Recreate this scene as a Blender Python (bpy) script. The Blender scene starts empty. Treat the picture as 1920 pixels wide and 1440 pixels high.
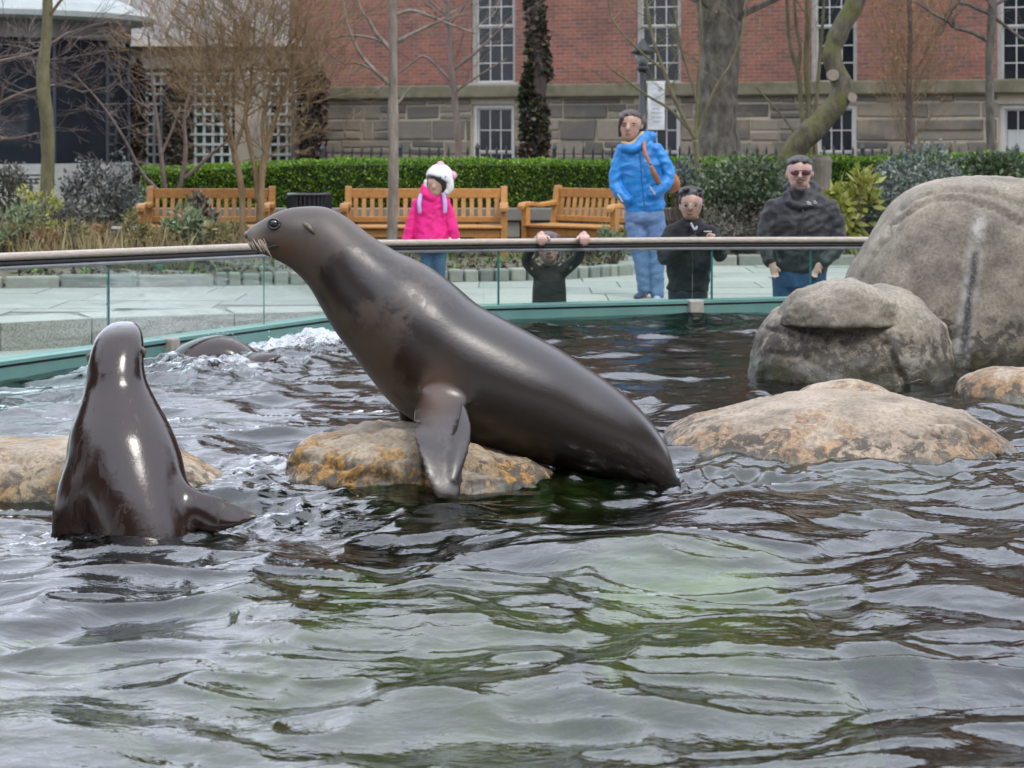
import bpy, bmesh, math, random
import numpy as np
from mathutils import Vector, noise as mnoise

# ------------------------------------------------------------------ camera, sky, sun, exposure
SC = bpy.context.scene
COL = SC.collection
F = 4000.0            # focal length in photograph pixels (1920 wide)
CZ = 1.2              # camera height above the water (water surface is z = 0)
HY = 250.0            # photograph row of the horizon
R = math.radians

cam_d = bpy.data.cameras.new('camera')
cam = bpy.data.objects.new('camera', cam_d)
COL.objects.link(cam)
cam.location = (0, 0, CZ)
cam.rotation_euler = (R(90), 0, 0)
cam_d.sensor_width = 36.0
cam_d.lens = 36.0 * F / 1920.0
cam_d.shift_y = -(720.0 - HY) / 1920.0
cam_d.clip_end = 2000
cam_d.clip_start = 0.05
cam_d.dof.use_dof = True
cam_d.dof.focus_distance = 7.2
cam_d.dof.aperture_fstop = 9.0
SC.camera = cam

SUN_EL, SUN_AZ = R(52), R(146)          # azimuth clockwise from +Y: behind the camera, to its right
world = bpy.data.worlds.new('World')
SC.world = world
world.use_nodes = True
nt = world.node_tree
nt.nodes.clear()
sky = nt.nodes.new('ShaderNodeTexSky')
sky.sky_type = 'NISHITA'
sky.sun_disc = False
sky.sun_elevation = SUN_EL
sky.sun_rotation = SUN_AZ
sky.air_density = 1.0
sky.dust_density = 1.5
sky.ozone_density = 1.0
cloud = nt.nodes.new('ShaderNodeRGB'); cloud.outputs[0].default_value = (9.7, 10.25, 11.7, 1)
mixs = nt.nodes.new('ShaderNodeMix'); mixs.data_type = 'RGBA'
mixs.inputs[0].default_value = 0.78        # an even cloud cover hides most of the blue
bg = nt.nodes.new('ShaderNodeBackground')
bg.inputs['Strength'].default_value = 0.15
wo = nt.nodes.new('ShaderNodeOutputWorld')
nt.links.new(sky.outputs[0], mixs.inputs[6])
nt.links.new(cloud.outputs[0], mixs.inputs[7])
nt.links.new(mixs.outputs[2], bg.inputs['Color'])
nt.links.new(bg.outputs[0], wo.inputs[0])

sun_d = bpy.data.lights.new('sun', 'SUN')
sun_d.energy = 0.8
sun_d.angle = R(10)
sun_d.color = (1.0, 0.95, 0.87)
sun = bpy.data.objects.new('sun', sun_d)
COL.objects.link(sun)
sd = Vector((math.sin(SUN_AZ) * math.cos(SUN_EL), math.cos(SUN_AZ) * math.cos(SUN_EL), math.sin(SUN_EL)))
sun.rotation_euler = sd.to_track_quat('Z', 'Y').to_euler()
sun.location = (4, -6, 12)

SC.view_settings.view_transform = 'Standard'
SC.view_settings.look = 'None'
SC.view_settings.gamma = 1.0
SC.view_settings.exposure = 0.98
SC.view_settings.use_curve_mapping = False
SC.render.engine = 'CYCLES'
SC.cycles.use_denoising = True
SC.cycles.max_bounces = 10
SC.cycles.transparent_max_bounces = 16
SC.cycles.caustics_reflective = False
SC.cycles.caustics_refractive = False
SC.cycles.sample_clamp_indirect = 6.0

# ------------------------------------------------------------------ helpers
rng = random.Random(7)
nrng = np.random.default_rng(11)

def P(px, py, Y):
    """world point seen at photograph pixel (px, py) at depth Y"""
    return Vector(((px - 960.0) * Y / F, Y, CZ - (py - HY) * Y / F))

def zp(py, Y): return CZ - (py - HY) * Y / F
def xp(px, Y): return (px - 960.0) * Y / F

def tag(o, label=None, cat=None, group=None, kind=None):
    if label: o['label'] = label
    if cat: o['category'] = cat
    if group: o['group'] = group
    if kind: o['kind'] = kind
    return o

def empty(name, loc, label=None, cat=None, group=None, rz=0.0):
    o = bpy.data.objects.new(name, None)
    COL.objects.link(o)
    o.location = loc
    o.rotation_euler = (0, 0, rz)
    o.empty_display_size = 0.1
    return tag(o, label, cat, group)

def wloc(o):
    v = Vector((0, 0, 0))
    while o is not None:
        v = v + Vector(o.location)
        o = o.parent
    return v

def link_mesh(name, me, mat=None, parent=None):
    o = bpy.data.objects.new(name, me)
    COL.objects.link(o)
    if mat is not None and len(me.materials) == 0: me.materials.append(mat)
    if parent is not None: o.parent = parent
    return o

class MB:
    def __init__(self):
        self.v = []; self.f = []
    def box(self, c, s, rz=0.0):
        b = len(self.v); cx, cy, cz = c; hx, hy, hz = s[0] / 2, s[1] / 2, s[2] / 2
        ca, sa = math.cos(rz), math.sin(rz)
        for dz in (-hz, hz):
            for dx, dy in ((-hx, -hy), (hx, -hy), (hx, hy), (-hx, hy)):
                self.v.append((cx + dx * ca - dy * sa, cy + dx * sa + dy * ca, cz + dz))
        for q in ((3, 2, 1, 0), (4, 5, 6, 7), (0, 1, 5, 4), (1, 2, 6, 5), (2, 3, 7, 6), (3, 0, 4, 7)):
            self.f.append(tuple(b + i for i in q))
        return self
    def bar(self, p0, p1, w, h):
        """rectangular bar from p0 to p1, w across (horizontal), h vertical-ish"""
        p0 = Vector(p0); p1 = Vector(p1); t = (p1 - p0).normalized()
        up = Vector((0, 0, 1)) if abs(t.z) < 0.95 else Vector((0, 1, 0))
        a = t.cross(up).normalized(); c = a.cross(t).normalized()
        b = len(self.v)
        for p in (p0, p1):
            for sa, sc in ((-1, -1), (1, -1), (1, 1), (-1, 1)):
                self.v.append(tuple(p + a * (sa * w / 2) + c * (sc * h / 2)))
        for q in ((3, 2, 1, 0), (4, 5, 6, 7), (0, 1, 5, 4), (1, 2, 6, 5), (2, 3, 7, 6), (3, 0, 4, 7)):
            self.f.append(tuple(b + i for i in q))
        return self
    def rings(self, rings, cap=True, close=True):
        b = len(self.v); n = len(rings[0])
        for r_ in rings: self.v.extend([tuple(p) for p in r_])
        for i in range(len(rings) - 1):
            for j in range(n if close else n - 1):
                k = (j + 1) % n
                self.f.append((b + i * n + j, b + i * n + k, b + (i + 1) * n + k, b + (i + 1) * n + j))
        if cap:
            self.f.append(tuple(b + j for j in reversed(range(n))))
            self.f.append(tuple(b + (len(rings) - 1) * n + j for j in range(n)))
        return self
    def tube(self, pts, rad, n=6, cap=True):
        pts = [Vector(p) for p in pts]
        if not hasattr(rad, '__len__'): rad = [rad] * len(pts)
        ref = None; rings = []
        for i, p in enumerate(pts):
            t = (pts[min(i + 1, len(pts) - 1)] - pts[max(i - 1, 0)])
            if t.length < 1e-9: t = Vector((0, 0, 1))
            t.normalize()
            if ref is None:
                ref = Vector((1, 0, 0)) if abs(t.x) < 0.9 else Vector((0, 1, 0))
            a = (ref - t * ref.dot(t))
            if a.length < 1e-6: a = t.orthogonal()
            a.normalize(); ref = a; c = t.cross(a)
            rings.append([p + (a * math.cos(2 * math.pi * k / n) + c * math.sin(2 * math.pi * k / n)) * rad[i] for k in range(n)])
        return self.rings(rings, cap)
    def ball(self, c, r, nu=10, nv=7):
        c = Vector(c)
        if not hasattr(r, '__len__'): r = (r, r, r)
        rings = []
        for i in range(nv + 1):
            th = math.pi * min(max(i / nv, 0.02), 0.98)
            rings.append([c + Vector((r[0] * math.sin(th) * math.cos(2 * math.pi * k / nu), r[1] * math.sin(th) * math.sin(2 * math.pi * k / nu), -r[2] * math.cos(th))) for k in range(nu)])
        return self.rings(rings)
    def prism(self, poly, z0, z1):
        n = len(poly)
        return self.rings([[(x, y, z0) for x, y in poly], [(x, y, z1) for x, y in poly]])
    def mesh(self, name, off=None):
        me = bpy.data.meshes.new(name)
        v = self.v
        if off is not None: v = [(p[0] - off[0], p[1] - off[1], p[2] - off[2]) for p in v]
        me.from_pydata(v, [], self.f)
        me.update()
        return me
    def build(self, name, mat, parent=None, local=False, smooth=False, bevel=0.0):
        me = self.mesh(name, None if (local or parent is None) else wloc(parent))
        if smooth:
            me.polygons.foreach_set('use_smooth', [True] * len(me.polygons))
        o = link_mesh(name, me, mat, parent)
        if bevel > 0:
            m = o.modifiers.new('bevel', 'BEVEL'); m.width = bevel; m.segments = 2; m.limit_method = 'ANGLE'
        return o

def fast_mesh(name, verts, faces, smooth=True):
    """verts Nx3, faces Mx3 or Mx4 numpy"""
    me = bpy.data.meshes.new(name)
    verts = np.asarray(verts, dtype=np.float32); faces = np.asarray(faces, dtype=np.int32)
    k = faces.shape[1]
    me.vertices.add(len(verts)); me.vertices.foreach_set('co', verts.ravel())
    me.loops.add(faces.size); me.loops.foreach_set('vertex_index', faces.ravel())
    me.polygons.add(len(faces))
    me.polygons.foreach_set('loop_start', np.arange(0, faces.size, k, dtype=np.int32))
    me.polygons.foreach_set('loop_total', np.full(len(faces), k, dtype=np.int32))
    if smooth: me.polygons.foreach_set('use_smooth', np.ones(len(faces), dtype=bool))
    me.update(calc_edges=True)
    return me

def add_attr(me, name, vals):
    a = me.attributes.new(name, 'FLOAT', 'POINT')
    a.data.foreach_set('value', np.asarray(vals, dtype=np.float32))

def catmull(pts, sub):
    pts = np.asarray(pts, dtype=float); n = len(pts); out = []
    for i in range(n - 1):
        p0 = pts[max(i - 1, 0)]; p1 = pts[i]; p2 = pts[i + 1]; p3 = pts[min(i + 2, n - 1)]
        for s in range(sub):
            t = s / sub
            out.append(0.5 * (2 * p1 + (p2 - p0) * t + (2 * p0 - 5 * p1 + 4 * p2 - p3) * t * t + (3 * p1 - p0 - 3 * p2 + p3) * t ** 3))
    out.append(pts[-1])
    return np.array(out)

# numpy value noise
_perm = nrng.random((512, 512))
def vnoise(x, y):
    xi = np.floor(x).astype(int); yi = np.floor(y).astype(int)
    fx = x - xi; fy = y - yi
    fx = fx * fx * fx * (fx * (fx * 6 - 15) + 10); fy = fy * fy * fy * (fy * (fy * 6 - 15) + 10)
    a = _perm[xi % 512, yi % 512]; b = _perm[(xi + 1) % 512, yi % 512]
    c = _perm[xi % 512, (yi + 1) % 512]; d = _perm[(xi + 1) % 512, (yi + 1) % 512]
    return (a * (1 - fx) + b * fx) * (1 - fy) + (c * (1 - fx) + d * fx) * fy
def fbm(x, y, o=4):
    s = 0; amp = 0.5
    for i in range(o):
        s = s + amp * (vnoise(x * 2 ** i + 17 * i, y * 2 ** i + 31 * i) - 0.5); amp *= 0.5
    return s * 2

def poly_dist(px, pz, line):
    """distance of arrays (px, pz) to a polyline, plus signed side"""
    best = np.full(px.shape, 1e9); side = np.zeros(px.shape)
    for (x0, z0), (x1, z1) in zip(line[:-1], line[1:]):
        dx, dz = x1 - x0, z1 - z0
        t = np.clip(((px - x0) * dx + (pz - z0) * dz) / (dx * dx + dz * dz), 0, 1)
        d = np.hypot(px - x0 - t * dx, pz - z0 - t * dz)
        s = np.sign(dx * (pz - z0) - dz * (px - x0))
        m = d < best
        side = np.where(m, s, side); best = np.where(m, d, best)
    return best, side

# ------------------------------------------------------------------ materials
MATS = {}
def nm(name):
    m = bpy.data.materials.new(name); m.use_nodes = True
    t = m.node_tree; b = t.nodes['Principled BSDF']; MATS[name] = m
    return m, t, b

def ramp(t, fac, stops):
    r_ = t.nodes.new('ShaderNodeValToRGB'); e = r_.color_ramp.elements
    while len(e) < len(stops): e.new(0.5)
    for i, (p, c) in enumerate(stops):
        e[i].position = p; e[i].color = (c[0], c[1], c[2], 1)
    if fac is not None: t.links.new(fac, r_.inputs[0])
    return r_.outputs[0]

def tex_noise(t, scale, detail=4, rough=0.55, vec=None, dist=0.0):
    n = t.nodes.new('ShaderNodeTexNoise'); n.inputs['Scale'].default_value = scale
    n.inputs['Detail'].default_value = detail; n.inputs['Roughness'].default_value = rough
    n.inputs['Distortion'].default_value = dist
    if vec is not None: t.links.new(vec, n.inputs['Vector'])
    return n.outputs[0]

def geo(t): return t.nodes.new('ShaderNodeNewGeometry')

def bump(t, b, h, strength=0.3, dist=0.01):
    n = t.nodes.new('ShaderNodeBump'); n.inputs['Strength'].default_value = strength
    n.inputs['Distance'].default_value = dist
    t.links.new(h, n.inputs['Height']); t.links.new(n.outputs[0], b.inputs['Normal'])
    return n

def mixc(t, fac, a, b, mode='MIX'):
    m = t.nodes.new('ShaderNodeMix'); m.data_type = 'RGBA'; m.blend_type = mode
    for s, k in ((fac, 0), (a, 6), (b, 7)):
        if hasattr(s, 'is_output'): t.links.new(s, m.inputs[k])
        elif k == 0: m.inputs[0].default_value = s
        else: m.inputs[k].default_value = (s[0], s[1], s[2], 1)
    return m.outputs[2]

def math_(t, op, a, b=0.0, c=None):
    m = t.nodes.new('ShaderNodeMath'); m.operation = op
    for s, k in ((a, 0), (b, 1), (c, 2)):
        if s is None: continue
        if hasattr(s, 'is_output'): t.links.new(s, m.inputs[k])
        else: m.inputs[k].default_value = s
    return m.outputs[0]

def sstep(t, x, lo, hi, a=0.0, b=1.0):
    m = t.nodes.new('ShaderNodeMapRange'); m.interpolation_type = 'SMOOTHSTEP'
    m.inputs[1].default_value = lo; m.inputs[2].default_value = hi
    m.inputs[3].default_value = a; m.inputs[4].default_value = b
    t.links.new(x, m.inputs[0]); return m.outputs[0]

def mat(name, c1, c2=None, scale=20.0, rough=0.7, bmp=0.0, bscale=None, bdist=0.005, island=None, metal=0.0, coord='pos', spec=None, coat=0.0, stretch=None):
    """noise-mixed procedural material; island=(colour) mixes per loose piece"""
    if name in MATS: return MATS[name]
    m, t, b = nm(name)
    b.inputs['Roughness'].default_value = rough
    b.inputs['Metallic'].default_value = metal
    if spec is not None: b.inputs['Specular IOR Level'].default_value = spec
    if coat: b.inputs['Coat Weight'].default_value = coat; b.inputs['Coat Roughness'].default_value = 0.15
    vec = t.nodes.new('ShaderNodeTexCoord').outputs['Object'] if coord == 'obj' else geo(t).outputs['Position']
    if stretch:
        mp = t.nodes.new('ShaderNodeMapping'); mp.inputs['Scale'].default_value = stretch
        t.links.new(vec, mp.inputs[0]); vec = mp.outputs[0]
    c = None
    if c2 is not None:
        n = tex_noise(t, scale, 5, 0.6, vec)
        c = ramp(t, n, [(0.3, c1), (0.7, c2)])
    if island is not None:
        g = geo(t)
        c = mixc(t, g.outputs['Random Per Island'], c if c is not None else c1, island)
    if c is not None: t.links.new(c, b.inputs['Base Color'])
    else: b.inputs['Base Color'].default_value = (*c1, 1)
    if bmp > 0: bump(t, b, tex_noise(t, bscale or scale * 3, 5, 0.6, vec), bmp, bdist)
    return m

def mat_piece(name, c1, c2, rough=0.8, scale=30.0, bmp=0.3, dirt=None, bdist=0.004):
    """alike pieces that share a mesh: tone varies with Object Info random"""
    m, t, b = nm(name)
    b.inputs['Roughness'].default_value = rough
    oi = t.nodes.new('ShaderNodeObjectInfo')
    g = geo(t)
    base = mixc(t, oi.outputs['Random'], c1, c2)
    n = tex_noise(t, scale, 6, 0.65, g.outputs['Position'])
    c = mixc(t, 0.5, base, ramp(t, n, [(0.25, (0.55, 0.55, 0.55)), (0.75, (1.35, 1.35, 1.35))]), 'MULTIPLY')
    c = mixc(t, 0.7, base, c)
    if dirt is not None:
        n2 = tex_noise(t, scale * 0.12, 5, 0.6, g.outputs['Position'])
        c = mixc(t, sstep(t, n2, 0.48, 0.66, 0.0, 0.75), c, dirt)
    t.links.new(c, b.inputs['Base Color'])
    if bmp > 0: bump(t, b, n, bmp, bdist)
    return m
# ------------------------------------------------------------------ pool shape
POOL = [(-3.9, 2.2), (-3.7, 8.17), (-2.49, 10.37), (-1.10, 12.9), (-0.17, 13.72), (1.2, 14.15), (2.52, 14.6), (5.0, 14.7), (6.8, 13.2), (6.8, 2.2)]
EDGE = [(-6.2, 0.9), (-7.5, 6.0), (-6.2, 12.6), (-3.8, 15.84), (-3.2, 16.25), (-2.17, 16.68), (-1.44, 16.88), (-0.21, 17.0), (2.15, 17.15), (6.0, 17.1), (9.5, 14.5), (10.0, 6.0), (9.2, 0.9)]
DECK_Z, LOW_Z, TREAD_Z = -0.21, -0.68, -0.42
CX, CY = 1.0, 8.0

def ray_poly(poly, a):
    dx, dy = math.cos(a), math.sin(a); best = None
    for i in range(len(poly)):
        x0, y0 = poly[i]; x1, y1 = poly[(i + 1) % len(poly)]
        ex, ey = x1 - x0, y1 - y0
        den = dx * ey - dy * ex
        if abs(den) < 1e-9: continue
        t = ((x0 - CX) * ey - (y0 - CY) * ex) / den
        s = ((x0 - CX) * dy - (y0 - CY) * dx) / den
        if t > 0 and -1e-9 <= s <= 1 + 1e-9: best = t if best is None else min(best, t)
    return best
angs = sorted(set([2 * math.pi * i / 200 for i in range(200)] + [math.atan2(y - CY, x - CX) % (2 * math.pi) for x, y in POOL + EDGE]))
r_pool = [ray_poly(POOL, a) for a in angs]
r_edge = [ray_poly(EDGE, a) for a in angs]
def ring(rs, z, off=0.0): return [(CX + math.cos(a) * (r_ + off), CY + math.sin(a) * (r_ + off), z) for a, r_ in zip(angs, rs)]

m_deck = mat('paving_bed', (0.20, 0.195, 0.18), (0.28, 0.27, 0.25), 6, 0.9)
m_low = mat('lower_paving', (0.30, 0.29, 0.27), (0.38, 0.37, 0.34), 5, 0.9, 0.2)
m_earth = mat('earth', (0.05, 0.06, 0.03), (0.10, 0.09, 0.05), 1.5, 0.95)

b = MB(); b.rings([ring(r_pool, LOW_Z, 0.1), ring([e - 0.9 for e in r_edge], LOW_Z)], cap=False)
tag(b.build('lower_walk', m_low), kind='structure')
b = MB(); b.rings([ring([e - 0.9 for e in r_edge], LOW_Z), ring([e - 0.9 for e in r_edge], TREAD_Z), ring([e + 0.02 for e in r_edge], TREAD_Z)], cap=False)
tag(b.build('step_tread', mat('tread_stone', (0.34, 0.33, 0.30), (0.42, 0.40, 0.36), 8, 0.85, 0.15)), kind='structure')
b = MB(); b.rings([ring([e + 0.30 for e in r_edge], DECK_Z - 0.22), ring([e + 0.30 for e in r_edge], DECK_Z - 0.012), ring([45] * len(angs), DECK_Z - 0.012), ring([600] * len(angs), DECK_Z - 0.012)], cap=False)
deck = tag(b.build('ground', m_deck), kind='structure')

# granite blocks along the deck edge
m_gran, t, bs = nm('granite'); bs.inputs['Roughness'].default_value = 0.75
g = geo(t); oi = t.nodes.new('ShaderNodeObjectInfo')
n1 = tex_noise(t, 70, 3, 0.7, g.outputs['Position'])
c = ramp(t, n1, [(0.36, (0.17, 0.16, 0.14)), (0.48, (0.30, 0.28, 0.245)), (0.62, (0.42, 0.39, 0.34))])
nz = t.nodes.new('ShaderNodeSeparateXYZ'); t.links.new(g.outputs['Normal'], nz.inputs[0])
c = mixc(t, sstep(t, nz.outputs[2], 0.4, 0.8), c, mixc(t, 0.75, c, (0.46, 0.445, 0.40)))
t.links.new(c, bs.inputs['Base Color']); bump(t, bs, n1, 0.15, 0.003)
edge_pts = []
for i in range(len(EDGE)):
    x0, y0 = EDGE[i]; x1, y1 = EDGE[(i + 1) % len(EDGE)]
    if max(y0, y1) < 5: continue
    L = math.hypot(x1 - x0, y1 - y0); n = max(1, round(L / 1.6))
    for k in range(n):
        a_ = (x0 + (x1 - x0) * k / n, y0 + (y1 - y0) * k / n); c_ = (x0 + (x1 - x0) * (k + 1) / n, y0 + (y1 - y0) * (k + 1) / n)
        edge_pts.append((a_, c_))
for a_, c_ in edge_pts:
    ax, ay = a_; bx_, by_ = c_
    tx, ty = bx_ - ax, by_ - ay; L = math.hypot(tx, ty); tx /= L; ty /= L
    ox, oy = -ty, tx                                    # outward from the pool (clockwise list)
    if (ax - CX) * ox + (ay - CY) * oy < 0: ox, oy = -ox, -oy
    q = 0.003; W = 0.55
    poly = [(ax + tx * q, ay + ty * q), (bx_ - tx * q, by_ - ty * q), (bx_ - tx * q + ox * W, by_ - ty * q + oy * W), (ax + tx * q + ox * W, ay + ty * q + oy * W)]
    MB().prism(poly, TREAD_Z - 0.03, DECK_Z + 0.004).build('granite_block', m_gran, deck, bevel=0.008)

# paving slabs of the deck in the part that shows
m_slab = mat_piece('paving_slab', (0.33, 0.325, 0.295), (0.42, 0.405, 0.36), 0.8, 14, 0.12, (0.30, 0.30, 0.275))
def edge_y(x):
    e = sorted([p for p in EDGE if p[1] > 10], key=lambda p: p[0])
    return float(np.interp(x, [p[0] for p in e], [p[1] for p in e]))
slab_rng = random.Random(3)
yrow = 16.55
while yrow < 24.6:
    d = slab_rng.choice([0.62, 0.72, 0.8])
    x = -7.0 + slab_rng.random() * 0.8
    while x < 8.6:
        w = slab_rng.choice([0.8, 1.05, 1.3, 1.5])
        y0 = yrow
        if y0 < max(edge_y(x), edge_y(x + w)) + 0.62: y0 = max(edge_y(x), edge_y(x + w)) + 0.62
        if yrow + d - y0 > 0.15:
            b = MB(); b.prism([(x + .006, y0 + .006), (x + w - .006, y0 + .006), (x + w - .006, yrow + d - .006), (x + .006, yrow + d - .006)], DECK_Z - 0.06, DECK_Z + slab_rng.uniform(-.004, .002))
            b.build('paving_slab', m_slab, deck)
        x += w
    yrow += d

# ------------------------------------------------------------------ pool wall and basin
m_teal = mat('teal_paint', (0.11, 0.27, 0.235), (0.17, 0.34, 0.30), 4, 0.45, 0.1, 30)
m_black = mat('black_gasket', (0.012, 0.014, 0.014), None, rough=0.6)
m_floor = mat('pool_floor', (0.004, 0.008, 0.006), (0.014, 0.022, 0.015), 2.2, 0.9)
b = MB(); b.rings([ring(r_pool, -1.6, 0.0), ring(r_pool, -1.6, -0.02)], cap=False)
b.f.append(tuple(range(len(angs))))
tag(b.build('pool_floor', m_floor), kind='structure')
pw = empty('pool_wall', (CX, CY, -0.68), 'teal painted pool wall with dark joint line under the glass panes', 'pool wall')
segs = [(POOL[i], POOL[(i + 1) % len(POOL)]) for i in range(len(POOL))]
def inset(p, d):
    a = math.atan2(p[1] - CY, p[0] - CX); r_ = math.hypot(p[0] - CX, p[1] - CY) + d
    return (CX + math.cos(a) * r_, CY + math.sin(a) * r_)
for (p0, p1) in segs:
    o0, o1 = inset(p0, .16), inset(p1, .16)
    MB().prism([p0, p1, o1, o0], -1.6, 0.058).build('wall_panel', m_teal, pw)
    g0, g1, h0, h1 = inset(p0, .006), inset(p1, .006), inset(p0, .155), inset(p1, .155)
    MB().prism([g0, g1, h1, h0], 0.058, 0.072).build('gasket', m_black, pw)
    MB().prism([inset(p0, -.012), inset(p1, -.012), o1, o0], 0.072, 0.090).build('coping', m_teal, pw)
m_pale = mat('pale_block', (0.34, 0.31, 0.27), (0.5, 0.46, 0.4), 14, 0.9, 0.3)
# pale joint blocks in the wall
for px, py, w in ((317, 652, .075), (1303, 575, .10)):
    best = None
    for (p0, p1) in segs[1:7]:
        for k in range(101):
            x = p0[0] + (p1[0] - p0[0]) * k / 100; y = p0[1] + (p1[1] - p0[1]) * k / 100
            e = abs(960 + F * x / y - px)
            if best is None or e < best[0]: best = (e, x, y, math.atan2(p1[1] - p0[1], p1[0] - p0[0]))
    MB().box((best[1], best[2], 0.02), (w, 0.09, 0.15), best[3]).build('joint_block', m_pale, pw, bevel=0.01)

# ------------------------------------------------------------------ glass railing
m_glass, t, bs = nm('railing_glass'); t.nodes.remove(bs)
fr = t.nodes.new('ShaderNodeFresnel'); fr.inputs[0].default_value = 1.30
tr = t.nodes.new('ShaderNodeBsdfTransparent'); tr.inputs[0].default_value = (0.90, 0.975, 0.945, 1)
gl = t.nodes.new('ShaderNodeBsdfGlossy'); gl.inputs['Roughness'].default_value = 0.01
df = t.nodes.new('ShaderNodeBsdfDiffuse'); df.inputs[0].default_value = (0.55, 0.68, 0.62, 1)   # thin film of dried spray
sm = t.nodes.new('ShaderNodeMixShader'); mx = t.nodes.new('ShaderNodeMixShader')
dn = tex_noise(t, 3.0, 4, 0.6, geo(t).outputs['Position'])
t.links.new(sstep(t, dn, 0.3, 0.8, 0.004, 0.016), sm.inputs[0]); t.links.new(tr.outputs[0], sm.inputs[1]); t.links.new(df.outputs[0], sm.inputs[2])
t.links.new(math_(t, 'MULTIPLY', fr.outputs[0], 0.28), mx.inputs[0]); t.links.new(sm.outputs[0], mx.inputs[1]); t.links.new(gl.outputs[0], mx.inputs[2])
t.links.new(mx.outputs[0], t.nodes['Material Output'].inputs[0])
m_gedge = mat('glass_edge', (0.02, 0.13, 0.13), (0.03, 0.20, 0.18), 9, 0.25)
m_rail = mat('rail_cap', (0.36, 0.30, 0.24), (0.54, 0.47, 0.39), 26, 0.55, 0.15, stretch=(1, 1, 4))
m_chan = mat('rail_channel', (0.30, 0.31, 0.31), (0.40, 0.41, 0.41), 12, 0.4, metal=0.6)
m_dark = mat('rail_shadow_gap', (0.035, 0.03, 0.028), None, rough=0.7)
GL = POOL[1:9]
gr = empty('glass_railing', (CX, CY, 0.09), 'frameless clear glass railing with a pale weathered handrail around the pool', 'railing')
rail_z = {1: .60, 2: .578, 3: .513, 4: .482, 5: .472, 6: .452, 7: .44, 8: .43}
rail_pts = [Vector((*inset(POOL[i], .075), rail_z[i])) for i in range(1, 9)]
def at_px(px):
    """point of the glass line seen at column px"""
    best = None
    for i in range(len(rail_pts) - 1):
        for k in range(201):
            p = rail_pts[i].lerp(rail_pts[i + 1], k / 200); e = abs(960 + F * p.x / p.y - px)
            if best is None or e < best[0]: best = (e, p.copy(), i + k / 200)
    return best[1], best[2]
joints = sorted([at_px(q)[1] for q in (202, 495, 935, 1335)] + [0.0, 0.35, 3.02 + 1.6, 5.3, 6.0, 6.6, 7.0])
joints = [j for i, j in enumerate(joints) if i == 0 or j - joints[i - 1] > 0.05]
def rail_at(s):
    i = min(int(s), len(rail_pts) - 2); return rail_pts[i].lerp(rail_pts[i + 1], s - i)
cuts = sorted(set(joints + [float(i) for i in range(len(rail_pts))]))
for s0, s1 in zip(cuts[:-1], cuts[1:]):
    if s1 - s0 < 0.02: continue
    p0, p1 = rail_at(s0), rail_at(s1); d = (p1 - p0); d.z = 0; d.normalize(); nrm = Vector((-d.y, d.x, 0)) * 0.006
    q0 = p0 + d * (0.003 if s0 in joints else 0.0); q1 = p1 - d * (0.003 if s1 in joints else 0.0)
    b = MB()
    b.rings([[q0 + nrm - Vector((0, 0, q0.z - .0905)), q0 - nrm - Vector((0, 0, q0.z - .0905)), q0 - nrm - Vector((0, 0, .03)), q0 + nrm - Vector((0, 0, .03))],
             [q1 + nrm - Vector((0, 0, q1.z - .0905)), q1 - nrm - Vector((0, 0, q1.z - .0905)), q1 - nrm - Vector((0, 0, .03)), q1 + nrm - Vector((0, 0, .03))]])
    b.build('glass_pane', m_glass, gr)
for s in joints[1:-1]:
    p = rail_at(s)
    w = 0.006 if abs(s - at_px(495)[1]) < 1e-6 else 0.014
    MB().box((p.x, p.y, (.0905 + p.z - .03) / 2), (w, 0.016, p.z - .03 - .0905)).build('pane_edge', m_gedge, gr)
for nmx, dz, w, h, mm in (('handrail', 0.016, 0.085, 0.040, m_rail), ('rail_core', -0.015, 0.062, 0.022, m_dark), ('rail_channel', -0.038, 0.046, 0.024, m_chan)):
    prof = []
    for k in range(12):
        a = 2 * math.pi * k / 12
        prof.append((math.copysign(abs(math.cos(a)) ** 0.5, math.cos(a)) * w / 2, math.copysign(abs(math.sin(a)) ** 0.5, math.sin(a)) * h / 2))
    dense = [rail_at(s) for s in np.linspace(0, len(rail_pts) - 1, 90)]
    rings_ = []
    for i, p in enumerate(dense):
        d = dense[min(i + 1, 89)] - dense[max(i - 1, 0)]; d.z = 0; d.normalize(); n_ = Vector((-d.y, d.x, 0))
        rings_.append([p + n_ * u + Vector((0, 0, v + dz)) for u, v in prof])
    MB().rings(rings_).build(nmx, mm, gr, smooth=(nmx == 'handrail'))

# ------------------------------------------------------------------ water
def far_y(x):
    e = POOL[1:9]; return np.interp(x, [p[0] for p in e], [p[1] for p in e])
xs = np.concatenate([np.linspace(-3.85, -2.7, 60, endpoint=False), np.linspace(-2.7, 2.7, 400, endpoint=False), np.linspace(2.7, 6.78, 130)])
nv = 820
v = np.linspace(0, 1, nv)
Xg = np.repeat(xs[:, None], nv, 1)
fy = far_y(xs)[:, None]
Yg = 2.25 * (fy / 2.25) ** v[None, :]
wr = np.random.default_rng(5)
Hh = np.zeros_like(Xg)
wx = Xg + 0.16 * fbm(Xg * 1.3 + 3, Yg * 1.3 + 9, 3); wy = Yg + 0.16 * fbm(Xg * 1.3 + 40, Yg * 1.3 + 71, 3)
for i in range(26):
    lam = 0.22 * (1.75 / 0.22) ** wr.random()
    th = R(90) + wr.normal(0.25, 0.75)
    k = 2 * math.pi / lam
    ph = k * (wx * math.cos(th) + wy * math.sin(th)) + wr.random() * 6.28
    amp = 0.0052 * lam ** 0.85
    s_ = np.sin(ph)
    Hh += amp * (s_ + 0.28 * np.cos(2 * ph))
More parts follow.
